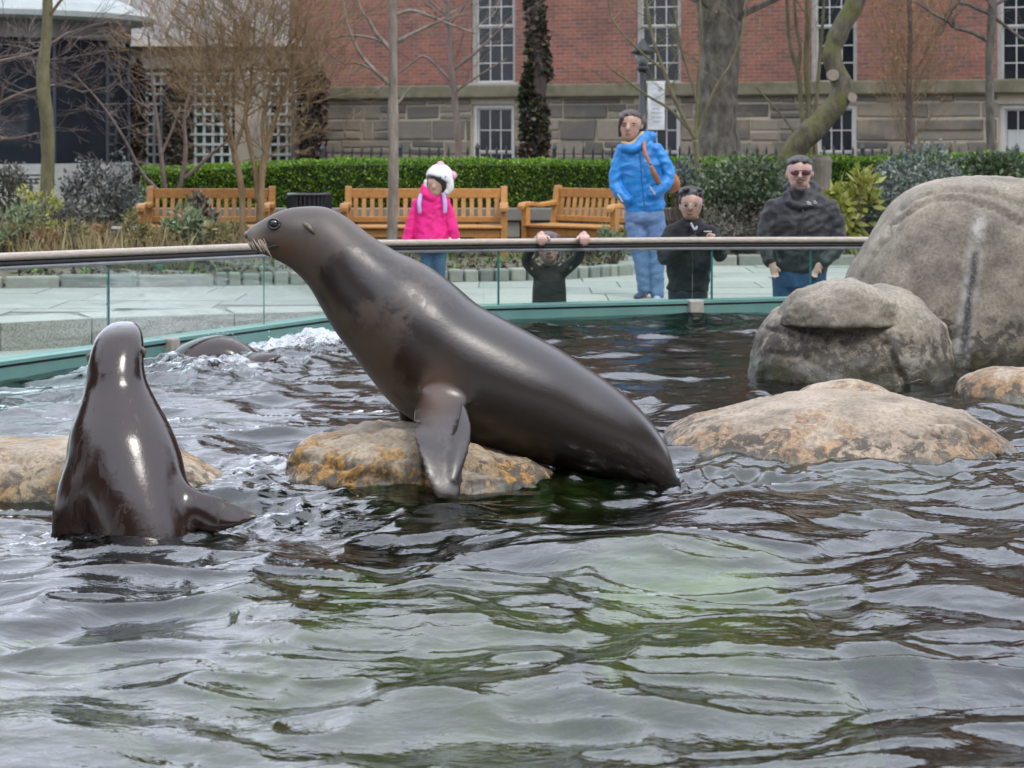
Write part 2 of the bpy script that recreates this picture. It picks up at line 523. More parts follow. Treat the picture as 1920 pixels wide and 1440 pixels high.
# choppy cusps
def ridge(x, y): return 1 - np.abs(2 * vnoise(x, y) - 1)
Hh += 0.023 * (ridge(wx * 2.1 + 5, wy * 3.1) ** 2 - 0.4) + 0.0125 * (ridge(wx * 5.2, wy * 8.0 + 11) ** 2 - 0.4)
Hh += 0.0042 * fbm(wx * 9 + 77, wy * 14, 3)
# calmer where the pool is sheltered by the rocks on the right, rougher round the animals
calm = 1 - 0.45 * np.exp(-(((Xg - 0.9) / 1.3) ** 2 + ((Yg - 11.5) / 2.6) ** 2))
Hh *= calm
foam = np.zeros_like(Xg)
def stir(px, py, rx, ry, amp, fo, f=14):
    global Hh, foam
    Y = F * CZ / (py - HY); X = xp(px, Y)
    w = np.exp(-(((Xg - X) / rx) ** 2 + ((Yg - Y) / ry) ** 2))
    n = ridge(Xg * f + px, Yg * f * 0.8 + py) ** 1.5 * 0.7 + fbm(Xg * f * 1.7, Yg * f * 1.7, 3) * 0.5
    Hh += w * amp * n
    foam = np.maximum(foam, w * fo * np.clip(0.35 + 1.1 * fbm(Xg * 16 + py, Yg * 16, 4) + 0.5 * n, 0, 1.2))
stir(585, 645, .26, .4, .085, 2.4, 9)      # splash behind the swimming animal
stir(520, 655, .34, .45, .06, 1.7, 10)
stir(440, 690, .5, .5, .05, 0.95, 9)
stir(310, 690, .25, .4, .04, 0.6, 9)
stir(410, 635, .14, .2, .07, 1.6, 10)
stir(500, 890, .18, .4, .03, 1.1)
stir(490, 960, .3, .25, .03, 0.45)
stir(620, 925, .25, .2, .02, 0.35)
stir(1330, 895, .45, .22, .045, 0.35, 11)
stir(1150, 905, .3, .16, .03, 0.15, 11)
stir(130, 1010, .25, .2, .03, 0.25)
stir(380, 1000, .16, .16, .03, 0.3)
stir(1870, 900, .4, .3, .03, 0.1, 9)
stir(1150, 760, .25, .35, .0, 0.0)
edge_fade = np.clip((fy - Yg) / 0.35, 0.25, 1)
Hh *= edge_fade
NX = len(xs)
verts = np.stack([Xg, Yg, Hh], -1).reshape(-1, 3)
ii, jj = np.meshgrid(np.arange(NX - 1), np.arange(nv - 1), indexing='ij')
a0 = (ii * nv + jj).ravel()
faces = np.stack([a0, a0 + nv, a0 + nv + 1, a0 + 1], -1)
me = fast_mesh('water', verts, faces)
add_attr(me, 'foam', foam.ravel())
m_water, t, bs = nm('water'); t.nodes.remove(bs)
pos = geo(t).outputs['Position']
mp = t.nodes.new('ShaderNodeMapping'); mp.inputs['Scale'].default_value = (1, 1.5, 1); t.links.new(pos, mp.inputs[0])
hn = math_(t, 'ADD', tex_noise(t, 11, 3, 0.55, mp.outputs[0], 0.6), math_(t, 'MULTIPLY', tex_noise(t, 34, 3, 0.5, mp.outputs[0], 0.4), 0.35))
bp = t.nodes.new('ShaderNodeBump'); bp.inputs['Strength'].default_value = 0.32; bp.inputs['Distance'].default_value = 0.012
t.links.new(hn, bp.inputs['Height'])
fr = t.nodes.new('ShaderNodeFresnel'); fr.inputs[0].default_value = 1.72; t.links.new(bp.outputs[0], fr.inputs[1])
gl = t.nodes.new('ShaderNodeBsdfGlossy'); gl.inputs['Roughness'].default_value = 0.015; t.links.new(bp.outputs[0], gl.inputs['Normal'])
tr = t.nodes.new('ShaderNodeBsdfTransparent'); tr.inputs[0].default_value = (0.54, 0.70, 0.48, 1)
rf = t.nodes.new('ShaderNodeBsdfRefraction'); rf.inputs[0].default_value = (0.54, 0.70, 0.48, 1); rf.inputs['IOR'].default_value = 1.33; rf.inputs['Roughness'].default_value = 0.0
t.links.new(bp.outputs[0], rf.inputs['Normal'])
u = t.nodes.new('ShaderNodeMixShader'); u.inputs[0].default_value = 0.5
t.links.new(tr.outputs[0], u.inputs[1]); t.links.new(rf.outputs[0], u.inputs[2])
w1 = t.nodes.new('ShaderNodeMixShader'); t.links.new(fr.outputs[0], w1.inputs[0]); t.links.new(u.outputs[0], w1.inputs[1]); t.links.new(gl.outputs[0], w1.inputs[2])
fo = t.nodes.new('ShaderNodeBsdfDiffuse'); fo.inputs[0].default_value = (0.46, 0.48, 0.50, 1)
at = t.nodes.new('ShaderNodeAttribute'); at.attribute_name = 'foam'
fn = tex_noise(t, 42, 4, 0.65, pos)
ff = math_(t, 'MULTIPLY', sstep(t, math_(t, 'ADD', at.outputs['Fac'], math_(t, 'MULTIPLY', math_(t, 'SUBTRACT', fn, 0.5), 0.9)), 0.42, 0.95), 0.85)
w2 = t.nodes.new('ShaderNodeMixShader'); t.links.new(ff, w2.inputs[0]); t.links.new(w1.outputs[0], w2.inputs[1]); t.links.new(fo.outputs[0], w2.inputs[2])
t.links.new(w2.outputs[0], t.nodes['Material Output'].inputs[0])
tag(link_mesh('water', me, m_water), kind='structure')

# ------------------------------------------------------------------ rocks
def rock_mat(name, dry1, dry2, ochre, wet_z, algae=0.4, ochre_amt=0.6):
    m, t, b = nm(name)
    g = geo(t); pos = g.outputs['Position']
    sx = t.nodes.new('ShaderNodeSeparateXYZ'); t.links.new(pos, sx.inputs[0]); z = sx.outputs[2]
    n1 = tex_noise(t, 5, 8, 0.62, pos); n2 = tex_noise(t, 60, 4, 0.7, pos); n3 = tex_noise(t, 9, 6, 0.65, pos, 0.8); n4 = tex_noise(t, 17, 6, 0.7, pos, 0.5)
    c = ramp(t, n1, [(0.3, dry1), (0.68, dry2)])
    nb = tex_noise(t, 2.1, 6, 0.6, pos, 0.5)
    c = mixc(t, 0.8, c, ramp(t, nb, [(0.34, (0.55, 0.53, 0.50)), (0.46, (0.95, 0.94, 0.92)), (0.66, (1.3, 1.28, 1.24))]), 'MULTIPLY')
    c = mixc(t, 0.55, c, ramp(t, n2, [(0.35, (0.5, 0.48, 0.46)), (0.62, (1.35, 1.35, 1.35))]), 'MULTIPLY')
    ck = t.nodes.new('ShaderNodeTexVoronoi'); ck.feature = 'DISTANCE_TO_EDGE'; ck.inputs['Scale'].default_value = 1.9; n5c = tex_noise(t, 1.7, 3, 0.5, pos)
    wv = t.nodes.new('ShaderNodeVectorMath'); wv.operation = 'ADD'; nv_ = t.nodes.new('ShaderNodeTexNoise'); nv_.inputs['Scale'].default_value = 4; t.links.new(pos, nv_.inputs['Vector'])
    t.links.new(pos, wv.inputs[0]); t.links.new(nv_.outputs['Color'], wv.inputs[1]); t.links.new(wv.outputs[0], ck.inputs['Vector'])
    crack = math_(t, 'MULTIPLY', sstep(t, ck.outputs['Distance'], 0.0, 0.022, 1.0, 0.0), sstep(t, n5c, 0.54, 0.66, 0.0, 0.55))
    c = mixc(t, math_(t, 'MULTIPLY', crack, .8), c, (0.05, 0.042, 0.034))
    pit = t.nodes.new('ShaderNodeTexVoronoi'); pit.inputs['Scale'].default_value = 38; t.links.new(pos, pit.inputs['Vector'])
    c = mixc(t, sstep(t, pit.outputs['Distance'], 0.02, 0.14, 0.45, 0.0), c, (0.06, 0.05, 0.04))
    # ochre staining low down, in patches
    zo = math_(t, 'ADD', z, math_(t, 'MULTIPLY', math_(t, 'SUBTRACT', n3, 0.5), 0.45))
    om = math_(t, 'MULTIPLY', sstep(t, zo, wet_z + 0.10, wet_z + 0.05), math_(t, 'MULTIPLY', sstep(t, n4, 0.44, 0.50), ochre_amt))
    n5 = tex_noise(t, 2.6, 3, 0.5, pos)
    om = math_(t, 'MULTIPLY', om, sstep(t, n5, 0.40, 0.55, 0.12, 1.0))
    oc = mixc(t, sstep(t, n2, 0.35, 0.65), (ochre[0] * .6, ochre[1] * .55, ochre[2] * .6), (ochre[0] * 1.15, ochre[1] * 1.25, ochre[2] * 1.5))
    c = mixc(t, om, c, oc)
    dk = math_(t, 'MULTIPLY', sstep(t, zo, wet_z + 0.10, wet_z - 0.01), sstep(t, n4, 0.56, 0.47))
    c = mixc(t, math_(t, 'MULTIPLY', dk, 0.85), c, (0.045, 0.036, 0.03))
    # wet and algae band at the water
    zw = math_(t, 'ADD', z, math_(t, 'MULTIPLY', math_(t, 'SUBTRACT', n4, 0.5), 0.10))
    wet = sstep(t, zw, wet_z * 0.9, wet_z * 0.25)
    c = mixc(t, math_(t, 'MULTIPLY', wet, 0.8), c, ramp(t, n3, [(0.35, (0.022, 0.02, 0.014)), (0.6, (0.07, 0.065, 0.025)), (0.75, (0.10, 0.11, 0.03))]))
    al = sstep(t, zw, 0.01, -0.06)
    c = mixc(t, math_(t, 'MULTIPLY', al, algae), c, (0.16, 0.19, 0.045))
    at = t.nodes.new('ShaderNodeAttribute'); at.attribute_name = 'pale'
    c = mixc(t, math_(t, 'MULTIPLY', at.outputs['Fac'], sstep(t, n4, 0.38, 0.62, 0.15, 0.85)), c, (0.52, 0.50, 0.47))
    at2 = t.nodes.new('ShaderNodeAttribute'); at2.attribute_name = 'dark'
    c = mixc(t, math_(t, 'MULTIPLY', at2.outputs['Fac'], sstep(t, n2, 0.3, 0.55, 0.4, 1.0)), c, (0.06, 0.055, 0.055))
    t.links.new(c, b.inputs['Base Color'])
    t.links.new(sstep(t, wet, 0, 1, 0.85, 0.25), b.inputs['Roughness'])
    hh = math_(t, 'SUBTRACT', math_(t, 'ADD', math_(t, 'MULTIPLY', n2, 0.35), n4), math_(t, 'MULTIPLY', crack, 0.6))
    bump(t, b, hh, 0.45, 0.012)
    return m

def rock(name, label, top, Yc, df, db, mat_, zb=-0.7, amp=0.03, nx=150, na=90, ex=0.62, ez=0.72, ledges=(), streaks=(), seed=0, cat='rock', group='rocks in the pool', fine=1.0, pw_=0.5):
    """top: outline [(px, py)] of the crest at depth Yc"""
    pts = catmull(top, 12)
    X = np.array([xp(p[0], Yc) for p in pts]); Z = np.array([zp(p[1], Yc) for p in pts])
    s = np.linspace(0, 1, nx); s0 = np.linspace(0, 1, len(X))
    X = np.interp(s, s0, X); Z = np.interp(s, s0, Z)
    xm, xw = (X[0] + X[-1]) / 2, abs(X[-1] - X[0]) / 2
    dep = np.clip(1 - np.abs((X - xm) / xw) ** 2.6, 0.0, 1) ** pw_ * 0.94 + 0.06
    a = np.linspace(0, np.pi, na)
    ca = np.sign(np.cos(a)) * np.abs(np.cos(a)) ** ex; sa = np.sin(a) ** ez
    VX = np.repeat(X[:, None], na, 1)
    dd = np.where(ca > 0, df, db)
    VY = Yc - ca[None, :] * dd[None, :] * dep[:, None]
    VZ = zb + (Z[:, None] - zb) * sa[None, :]
    # normals of the smooth form
    P3 = np.stack([VX, VY, VZ], -1)
    du = np.gradient(P3, axis=0); dv = np.gradient(P3, axis=1)
    N = np.cross(dv, du); N /= (np.linalg.norm(N, axis=-1, keepdims=True) + 1e-9)
    if N[nx // 2, na // 2, 2] < 0: N = -N
    flat = P3.reshape(-1, 3); nf = N.reshape(-1, 3)
    disp = np.empty(len(flat))
    for i, p in enumerate(flat):
        q = Vector((p[0] * 1.7 + seed * 7.3, p[1] * 1.7, p[2] * 1.9))
        disp[i] = amp * (mnoise.fractal(q * 1.1, 1.0, 2.0, 2) * 0.8) + amp * 0.55 * fine * (1 - abs(mnoise.noise(q * 2.7)) * 2) * 0.6 + amp * 0.30 * fine * mnoise.fractal(q * 5.5, 0.8, 2.1, 4)
    FX = 960 + F * flat[:, 0] / flat[:, 1]; FZ = HY + F * (CZ - flat[:, 2]) / flat[:, 1]
    front = np.clip((Yc + 0.05 - flat[:, 1]) / 0.1, 0, 1)
    wob = 4.0 * fbm(FX * 0.04 + seed, FZ * 0.04, 3)
    for line, width, depth, lip in ledges:
        d, side = poly_dist(FX + wob, FZ + wob, line)
        disp -= front * depth * np.exp(-(d / width) ** 2)
        if lip: disp += front * lip * np.clip(-side, 0, 1) * np.exp(-(d / (width * 5)) ** 2)
    flat = flat + nf * disp[:, None]
    pale = np.zeros(len(flat)); dark = np.zeros(len(flat))
    for line, w0, kind in streaks:
        d, side = poly_dist(FX + wob * 1.2, FZ, line)
        val = np.clip(1.4 - d / w0, 0, 1) * front
        if kind == 'pale': pale = np.maximum(pale, val)
        else: dark = np.maximum(dark, val)
    ii, jj = np.meshgrid(np.arange(nx - 1), np.arange(na - 1), indexing='ij')
    a0 = (ii * na + jj).ravel()
    me = fast_mesh(name, flat, np.stack([a0, a0 + 1, a0 + na + 1, a0 + na], -1))
    bm = bmesh.new(); bm.from_mesh(me)
    bmesh.ops.holes_fill(bm, edges=[e for e in bm.edges if e.is_boundary], sides=0)
    bmesh.ops.recalc_face_normals(bm, faces=bm.faces[:])
    bm.to_mesh(me); bm.free()
    add_attr(me, 'pale', pale); add_attr(me, 'dark', dark)
    o = link_mesh(name, me, mat_)
    return tag(o, label, cat, group)

mr_grey = rock_mat('rock_grey', (0.17, 0.15, 0.118), (0.34, 0.30, 0.235), (0.20, 0.15, 0.08), 0.20, 0.3, 0.15)
mr_tan = rock_mat('rock_tan', (0.29, 0.235, 0.175), (0.45, 0.375, 0.285), (0.36, 0.19, 0.065), 0.05, 0.6, 0.65)
mr_och = rock_mat('rock_ochre', (0.30, 0.25, 0.18), (0.46, 0.385, 0.285), (0.42, 0.215, 0.035), 0.05, 0.7, 0.9)
mr_sub = mat('submerged_rock', (0.02, 0.03, 0.002), (0.72, 0.78, 0.12), 3.4, 0.9, 0.3)

rock('boulder', 'largest grey boulder at the glass railing with a white and dark streak down its face',
     [(1560, 760), (1585, 640), (1600, 525), (1632, 470), (1665, 418), (1700, 374), (1745, 345), (1800, 333), (1870, 333), (1960, 342), (2040, 370), (2110, 450), (2160, 600), (2180, 780)],
     11.35, 0.62, 0.9, mr_grey, zb=-0.9, amp=0.025, nx=190, na=120, ex=0.6, ez=0.62,
     ledges=[([(1665, 440), (1700, 405), (1760, 378), (1810, 375), (1870, 395), (1930, 430), (1990, 470)], 3, .028, 0), ([(1690, 395), (1740, 368), (1800, 360), (1860, 366), (1930, 392)], 3, .022, 0),
             ([(1612, 525), (1640, 480), (1672, 440)], 3, .02, 0.0)],
     streaks=[([(1838, 415), (1826, 470), (1816, 560), (1808, 640), (1800, 680)], 15, 'pale'), ([(1828, 480), (1818, 560), (1808, 660)], 8, 'dark')], seed=1, cat='boulder')
bld_b = rock('boulder', 'rounded boulder with a flat cap slab between the big boulder and the open water',
     [(1408, 800), (1412, 700), (1418, 640), (1438, 600), (1475, 577), (1530, 562), (1585, 556), (1630, 548), (1665, 543), (1705, 552), (1745, 585), (1775, 630), (1790, 690), (1792, 800)],
     10.55, 0.42, 0.5, mr_grey, zb=-0.8, amp=0.035, nx=170, na=120, ex=0.62, ez=0.66,
     ledges=[([(1425, 612), (1480, 628), (1520, 640)], 3, .02, 0), ([(1660, 640), (1685, 690), (1700, 720)], 4, .03, .008), ([(1440, 660), (1500, 668), (1560, 700)], 3, .015, 0)], seed=2, cat='boulder')
cap = rock('cap_slab', None, [(1466, 612), (1470, 592), (1486, 566), (1520, 543), (1565, 530), (1600, 528), (1635, 538), (1662, 554), (1680, 572), (1686, 600)],
     10.45, 0.25, 0.34, mr_grey, zb=zp(606, 10.45), amp=0.034, nx=110, na=60, ex=0.55, ez=0.75, seed=12, group=None, cat=None, fine=1.4)
cap.parent = bld_b
rock('flat_rock', 'broad low tan rock with ochre patches and a long crack',
     [(1215, 900), (1238, 850), (1250, 812), (1290, 790), (1350, 772), (1420, 757), (1490, 745), (1560, 741), (1640, 745), (1720, 758), (1790, 772), (1840, 800), (1880, 840), (1908, 880), (1935, 930)],
     8.3, 0.78, 0.55, mr_tan, zb=-0.55, amp=0.030, nx=210, na=130, ex=0.55, ez=0.62,
     ledges=[([(1700, 778), (1750, 790), (1800, 803), (1830, 815), (1870, 850), (1895, 870)], 4, .03, .01), ([(1520, 785), (1560, 795), (1600, 812)], 3, .01, .004), ([(1735, 820), (1780, 812), (1830, 830), (1850, 850)], 4, .02, .012), ([(1400, 770), (1470, 775)], 3, .01, 0)], seed=3)
rock('flat_rock', 'small tan hump showing behind the broad low rock',
     [(1480, 790), (1495, 745), (1520, 728), (1560, 718), (1610, 715), (1650, 725), (1690, 748), (1750, 762), (1790, 775), (1810, 800)],
     9.15, 0.25, 0.3, mr_tan, zb=-0.5, amp=0.018, nx=90, na=60, seed=4)
rock('flat_rock', 'low pale rock at the foot of the biggest streaked boulder',
     [(1785, 780), (1796, 735), (1815, 708), (1860, 695), (1920, 692), (1980, 700), (2030, 720), (2060, 780)],
     9.75, 0.3, 0.3, mr_tan, zb=-0.5, amp=0.02, nx=100, na=60, seed=5)
rock('flat_rock', 'ochre stained rock under the front flippers of the stretched animal',
     [(515, 960), (535, 895), (545, 862), (570, 840), (610, 826), (660, 818), (720, 813), (775, 812), (830, 818), (890, 830), (940, 846), (1000, 868), (1060, 892), (1120, 925), (1160, 960)],
     7.5, 0.52, 0.5, mr_och, zb=-0.5, amp=0.036, nx=190, na=130, ex=0.5, ez=0.55,
     ledges=[([(555, 870), (600, 868), (650, 880), (700, 870), (760, 868)], 5, .015, .012), ([(650, 905), (690, 890), (740, 900)], 5, .015, .01), ([(880, 890), (930, 880), (985, 890)], 4, .012, .01), ([(790, 840), (800, 900), (805, 930)], 6, .02, 0)], seed=6, fine=1.5)
rock('flat_rock', 'flat sandy rock with an orange edge behind the upright animal',
     [(-420, 960), (-330, 870), (-200, 838), (-60, 832), (40, 832), (110, 828), (200, 836), (290, 846), (345, 862), (390, 886), (425, 905), (450, 935), (475, 975)],
     7.25, 0.42, 0.5, mr_och, zb=-0.5, amp=0.018, nx=170, na=110, ex=0.5, ez=0.55,
     ledges=[([(300, 860), (340, 885), (390, 905)], 5, .012, .01), ([(-60, 868), (40, 866), (120, 864)], 4, .008, .004)], seed=7)
# submerged ledges seen through the water
for k, (cx, cy, rx, ry, top_, lab) in enumerate([(-0.28, 5.85, 0.95, 0.66, -0.07, 'broad green submerged ledge seen through the water in front of the ochre rock'), (0.55, 6.25, 0.7, 0.55, -0.08, 'yellow green submerged ledge under the ripples by the broad low rock'), (-1.15, 5.2, 0.55, 0.4, -0.14, 'small green submerged ledge in front of the upright animal')]):
    nx, na = 60, 36; vs = []
    for i in range(nx):
        for j in range(na + 1):
            th = 2 * math.pi * i / nx; rr = j / na
            x = cx + rx * rr * math.cos(th); y = cy + ry * rr * math.sin(th)
            h = (1 - rr ** 2.6) ** 0.6 if rr < 1 else 0
            z = -1.6 + (1.6 + top_) * h + 0.09 * h * mnoise.fractal(Vector((x * 3, y * 3, k * 5.0)), 0.9, 2.0, 4)
            vs.append((x, y, min(z, -0.035)))
    fs = [(i * (na + 1) + j, ((i + 1) % nx) * (na + 1) + j, ((i + 1) % nx) * (na + 1) + j + 1, i * (na + 1) + j + 1) for i in range(nx) for j in range(na)]
    tag(link_mesh('submerged_rock', fast_mesh('submerged_rock', vs, fs), mr_sub), lab, 'rock', 'rocks in the pool')

# ------------------------------------------------------------------ sea lions
def seal_mat(name, wet, dry, dry_lo, dry_hi, r_wet, r_dry, dryscale=2.2, coat=0.0, fur=0.35, sheen=0.02, ior=1.55, streak=False):
    m, t, b = nm(name)
    tc = t.nodes.new('ShaderNodeTexCoord'); pos = geo(t).outputs['Position']
    n1 = tex_noise(t, dryscale, 6, 0.6, pos, 0.4); n2 = tex_noise(t, 55, 4, 0.6, pos); n3 = tex_noise(t, 9, 5, 0.65, pos, 1.0)
    at = t.nodes.new('ShaderNodeAttribute'); at.attribute_name = 'dry'
    d = sstep(t, math_(t, 'ADD', at.outputs['Fac'], math_(t, 'MULTIPLY', math_(t, 'SUBTRACT', math_(t, 'ADD', math_(t, 'MULTIPLY', n3, 0.7), math_(t, 'MULTIPLY', n2, 0.3)), 0.5), 1.5)), dry_lo, dry_hi)
    c = mixc(t, d, wet, dry)
    c = mixc(t, 0.5, c, ramp(t, n3, [(0.3, (0.65, 0.62, 0.6)), (0.7, (1.35, 1.3, 1.25))]), 'MULTIPLY')
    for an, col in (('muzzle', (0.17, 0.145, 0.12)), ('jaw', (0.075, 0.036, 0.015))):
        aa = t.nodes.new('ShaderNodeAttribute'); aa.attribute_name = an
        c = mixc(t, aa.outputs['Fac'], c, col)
    t.links.new(c, b.inputs['Base Color'])
    rg = math_(t, 'ADD', sstep(t, d, 0, 1, r_wet, r_dry), math_(t, 'MULTIPLY', math_(t, 'SUBTRACT', n1, 0.5), 0.14))
    t.links.new(rg, b.inputs['Roughness'])
    b.inputs['IOR'].default_value = ior
    b.inputs['Sheen Weight'].default_value = sheen; b.inputs['Sheen Roughness'].default_value = 0.35; b.inputs['Sheen Tint'].default_value = (0.8, 0.78, 0.78, 1)
    b.inputs['Coat Weight'].default_value = coat; b.inputs['Coat Roughness'].default_value = r_wet * .8
    mp = t.nodes.new('ShaderNodeMapping'); mp.inputs['Scale'].default_value = (1, 1, 1); t.links.new(pos, mp.inputs[0])
    hf = math_(t, 'ADD', math_(t, 'MULTIPLY', tex_noise(t, 260, 3, 0.6, mp.outputs[0]), 0.12), math_(t, 'MULTIPLY', n3, 0.6))
    mp.inputs['Scale'].default_value = (1, 1, 1.6)
    hf = math_(t, 'ADD', hf, math_(t, 'MULTIPLY', tex_noise(t, 34, 6, 0.7, mp.outputs[0], 0.8), fur))
    if streak:
        ms = t.nodes.new('ShaderNodeMapping'); ms.inputs['Scale'].default_value = (1, 1, .10); t.links.new(pos, ms.inputs[0])
        st_ = tex_noise(t, 22, 5, .65, ms.outputs[0], .6); sm_ = sstep(t, st_, .54, .64)
        t.links.new(math_(t, 'ADD', rg, math_(t, 'MULTIPLY', sm_, .26)), b.inputs['Roughness'])
        hf = math_(t, 'ADD', hf, math_(t, 'MULTIPLY', st_, .5))
    bump(t, b, hf, 0.22, 0.006)
    return m
m_seal = seal_mat('sea_lion_coat', (0.014, 0.0085, 0.006), (0.050, 0.036, 0.026), 0.35, 0.70, 0.30, 0.46)
m_seal_wet = seal_mat('sea_lion_coat_wet', (0.020, 0.011, 0.008), (0.03, 0.018, 0.013), 0.5, 0.9, 0.13, 0.24, 5, 0.0, 0.12, 0.0, 1.5, True)
m_eye = mat('animal_eye', (0.004, 0.003, 0.006), None, rough=0.05, coat=1.0)
m_whisk = mat('whisker', (0.42, 0.33, 0.24), None, rough=0.5)
m_lid = mat('animal_lid', (0.05, 0.045, 0.042), (0.09, 0.08, 0.075), 40, .45)
m_ear = mat('animal_ear', (0.10, 0.075, 0.055), (0.20, 0.16, 0.12), 50, 0.5)

def loft(stn, sub=6, n=36, cap_round=True, pw=1.0):
    """stn rows: cx cy cz ux uy uz wx wy wz (half axes)"""
    s = catmull(stn, sub); rings_ = []
    for r_ in s:
        c, u, w = r_[0:3], r_[3:6], r_[6:9]
        rings_.append([c + u * math.cos(2 * math.pi * k / n) + w * math.sin(2 * math.pi * k / n) for k in range(n)])
    return rings_

def px_station(top, bot, Y, ratio, dy=0.0, rake=0.0):
    tp = P(top[0], top[1], Y); bt = P(bot[0], bot[1], Y)
    c = (tp + bt) / 2; u = (tp - bt) / 2
    hw = u.length * ratio
    return [c.x, c.y + dy, c.z, u.x, u.y, u.z, rake * hw, hw, 0]

def animal(name, label, mbs, mat_, voxel, smooth_it, dryfn, base, group, blend=()):
    root = empty(name, base, label, 'sea lion', group)
    me = mbs.mesh('body', wloc(root))
    tmp = bpy.data.objects.new('tmp', me); COL.objects.link(tmp)
    m = tmp.modifiers.new('r', 'REMESH'); m.mode = 'VOXEL'; m.voxel_size = voxel; m.use_smooth_shade = True
    s = tmp.modifiers.new('s', 'SMOOTH'); s.iterations = smooth_it; s.factor = 0.5
    dg = bpy.context.evaluated_depsgraph_get()
    me2 = bpy.data.meshes.new_from_object(tmp.evaluated_get(dg))
    bpy.data.objects.remove(tmp)
    me2.polygons.foreach_set('use_smooth', [True] * len(me2.polygons))
    co = np.empty(len(me2.vertices) * 3, dtype=np.float32); me2.vertices.foreach_get('co', co); co = co.reshape(-1, 3) + np.array(wloc(root))
    ed = np.empty(len(me2.edges) * 2, dtype=np.int32); me2.edges.foreach_get('vertices', ed); ed = ed.reshape(-1, 2)
    deg = np.bincount(ed.ravel(), minlength=len(co))[:, None].astype(np.float32)
    for (bx_, by_, rx_, ry_, it_) in blend:
        qx = 960 + F * co[:, 0] / co[:, 1]; qy = HY + F * (CZ - co[:, 2]) / co[:, 1]
        wgt = np.clip(1.4 * np.exp(-(((qx - bx_) / rx_) ** 2 + ((qy - by_) / ry_) ** 2)) - .1, 0, 1)[:, None].astype(np.float32)
        act = np.where(wgt[:, 0] > 0)[0]; rel = np.zeros(len(co), bool); rel[act] = True
        e2 = ed[rel[ed[:, 0]] | rel[ed[:, 1]]]; n_ = len(co); A, B = np.concatenate([e2[:, 0], e2[:, 1]]), np.concatenate([e2[:, 1], e2[:, 0]])
        for k in range(it_):
            acc = np.stack([np.bincount(A, co[B, q], n_) for q in range(3)], 1)[act]
            co[act] += wgt[act] * .6 * (acc / deg[act] - co[act])
    me2.vertices.foreach_set('co', (co - np.array(wloc(root))).astype(np.float32).ravel()); me2.update()
    add_attr(me2, 'dry', dryfn(co))
    me2.materials.clear(); me2.materials.append(mat_)
    return root, link_mesh('body', me2, mat_, root)

SEALG = 'sea lions in the pool'
# --- main animal, stretched up on its rock
YM = 7.5
pairs = [((459, 436), (462, 452), .7), ((470, 424), (470, 467), .72), ((485, 416), (484, 475), .72), ((502, 406), (498, 479), .70), ((530, 393), (524, 491), .70), ((565, 387), (547, 505), .74),
         ((610, 388), (571, 527), .80), ((650, 407), (588, 551), .84), ((695, 441), (604, 580), .86), ((745, 472), (629, 622), .90), ((800, 497), (661, 664), .93),
         ((850, 532), (696, 711), .95), ((895, 570), (738, 760), .97), ((940, 595), (796, 800), .97), ((990, 622), (862, 828), .98), ((1050, 655), (940, 852), .98),
         ((1100, 688), (1020, 870), .98), ((1152, 724), (1090, 890), .98), ((1196, 762), (1150, 904), .98), ((1231, 804), (1192, 916), .96), ((1254, 845), (1226, 924), .95), ((1268, 890), (1250, 935), .95), ((1290, 935), (1270, 960), 1.2), ((1330, 965), (1320, 980), 3.0), ((1370, 985), (1365, 992), 5.0)]
b = MB(); b.rings(loft([px_station(a, c, YM, r_) for a, c, r_ in pairs], 6, 40))
def flipper(stns, Y0, tilt=0.25):
    rows = []
    for i, (px, py, Y, hw, th, ang) in enumerate(stns):
        c = P(px, py, Y); k = Y / F; a = R(ang)
        rows.append([c.x, c.y, c.z, hw * k * math.cos(a), hw * k * tilt, -hw * k * math.sin(a), 0.0, th * k, 0.12 * th * k])
    return loft(rows, 6, 20)
b.rings(flipper([(884, 570, 7.62, 18, 20, 8), (868, 625, 7.52, 40, 42, 8), (853, 680, 7.43, 54, 56, 6), (838, 736, 7.315, 55, 42, 2), (824, 780, 7.175, 52, 21, 4), (822, 812, 7.08, 52, 13, 10), (826, 850, 7.01, 47, 9, 14), (831, 885, 6.965, 41, 7, 14), (836, 915, 6.935, 33, 6, 10), (839, 938, 6.92, 24, 5, 5)], 7.1))
b.rings(flipper([(868, 752, 7.19, 12, 14, 30), (871, 790, 7.12, 14, 12, 12), (866, 830, 7.05, 18, 9, 10), (858, 868, 6.99, 16, 7, 10), (850, 900, 6.95, 10, 6, 5)], 7.1))    # trailing web of the flipper
b.rings(flipper([(760, 700, 7.68, 40, 40, 0), (766, 750, 7.72, 26, 26, 0), (774, 800, 7.75, 22, 14, 0), (785, 845, 7.78, 30, 9, 10)], 7.7))
def dry_main(co):
    px = 960 + F * co[:, 0] / co[:, 1]; py = HY + F * (CZ - co[:, 2]) / co[:, 1]
    d = np.clip(1.15 - (px - 480) / 520, 0, 1) * 0.9
    lowhead = np.exp(-(((px - 700) / 90) ** 2 + ((py - 660) / 90) ** 2))
    d = np.maximum(d, lowhead * 0.8)
    d -= 0.8 * np.exp(-(((px - 650) / 60) ** 2 + ((py - 525) / 45) ** 2))
    d -= 0.9 * np.exp(-(((px - 835) / 60) ** 2 + ((py - 690) / 70) ** 2))
    return d
main, body = animal('sea_lion', 'big grey brown sea lion stretched upward on the ochre rock, nose over the railing', b, m_seal, 0.0075, 16, dry_main, (xp(1000, YM), YM, 0.0), SEALG, [(855, 690, 85, 60, 150)])
mb_ = body.data
co = np.empty(len(mb_.vertices) * 3, dtype=np.float32); mb_.vertices.foreach_get('co', co); co = co.reshape(-1, 3) + np.array(wloc(main))
qx = 960 + F * co[:, 0] / co[:, 1]; qy = HY + F * (CZ - co[:, 2]) / co[:, 1]
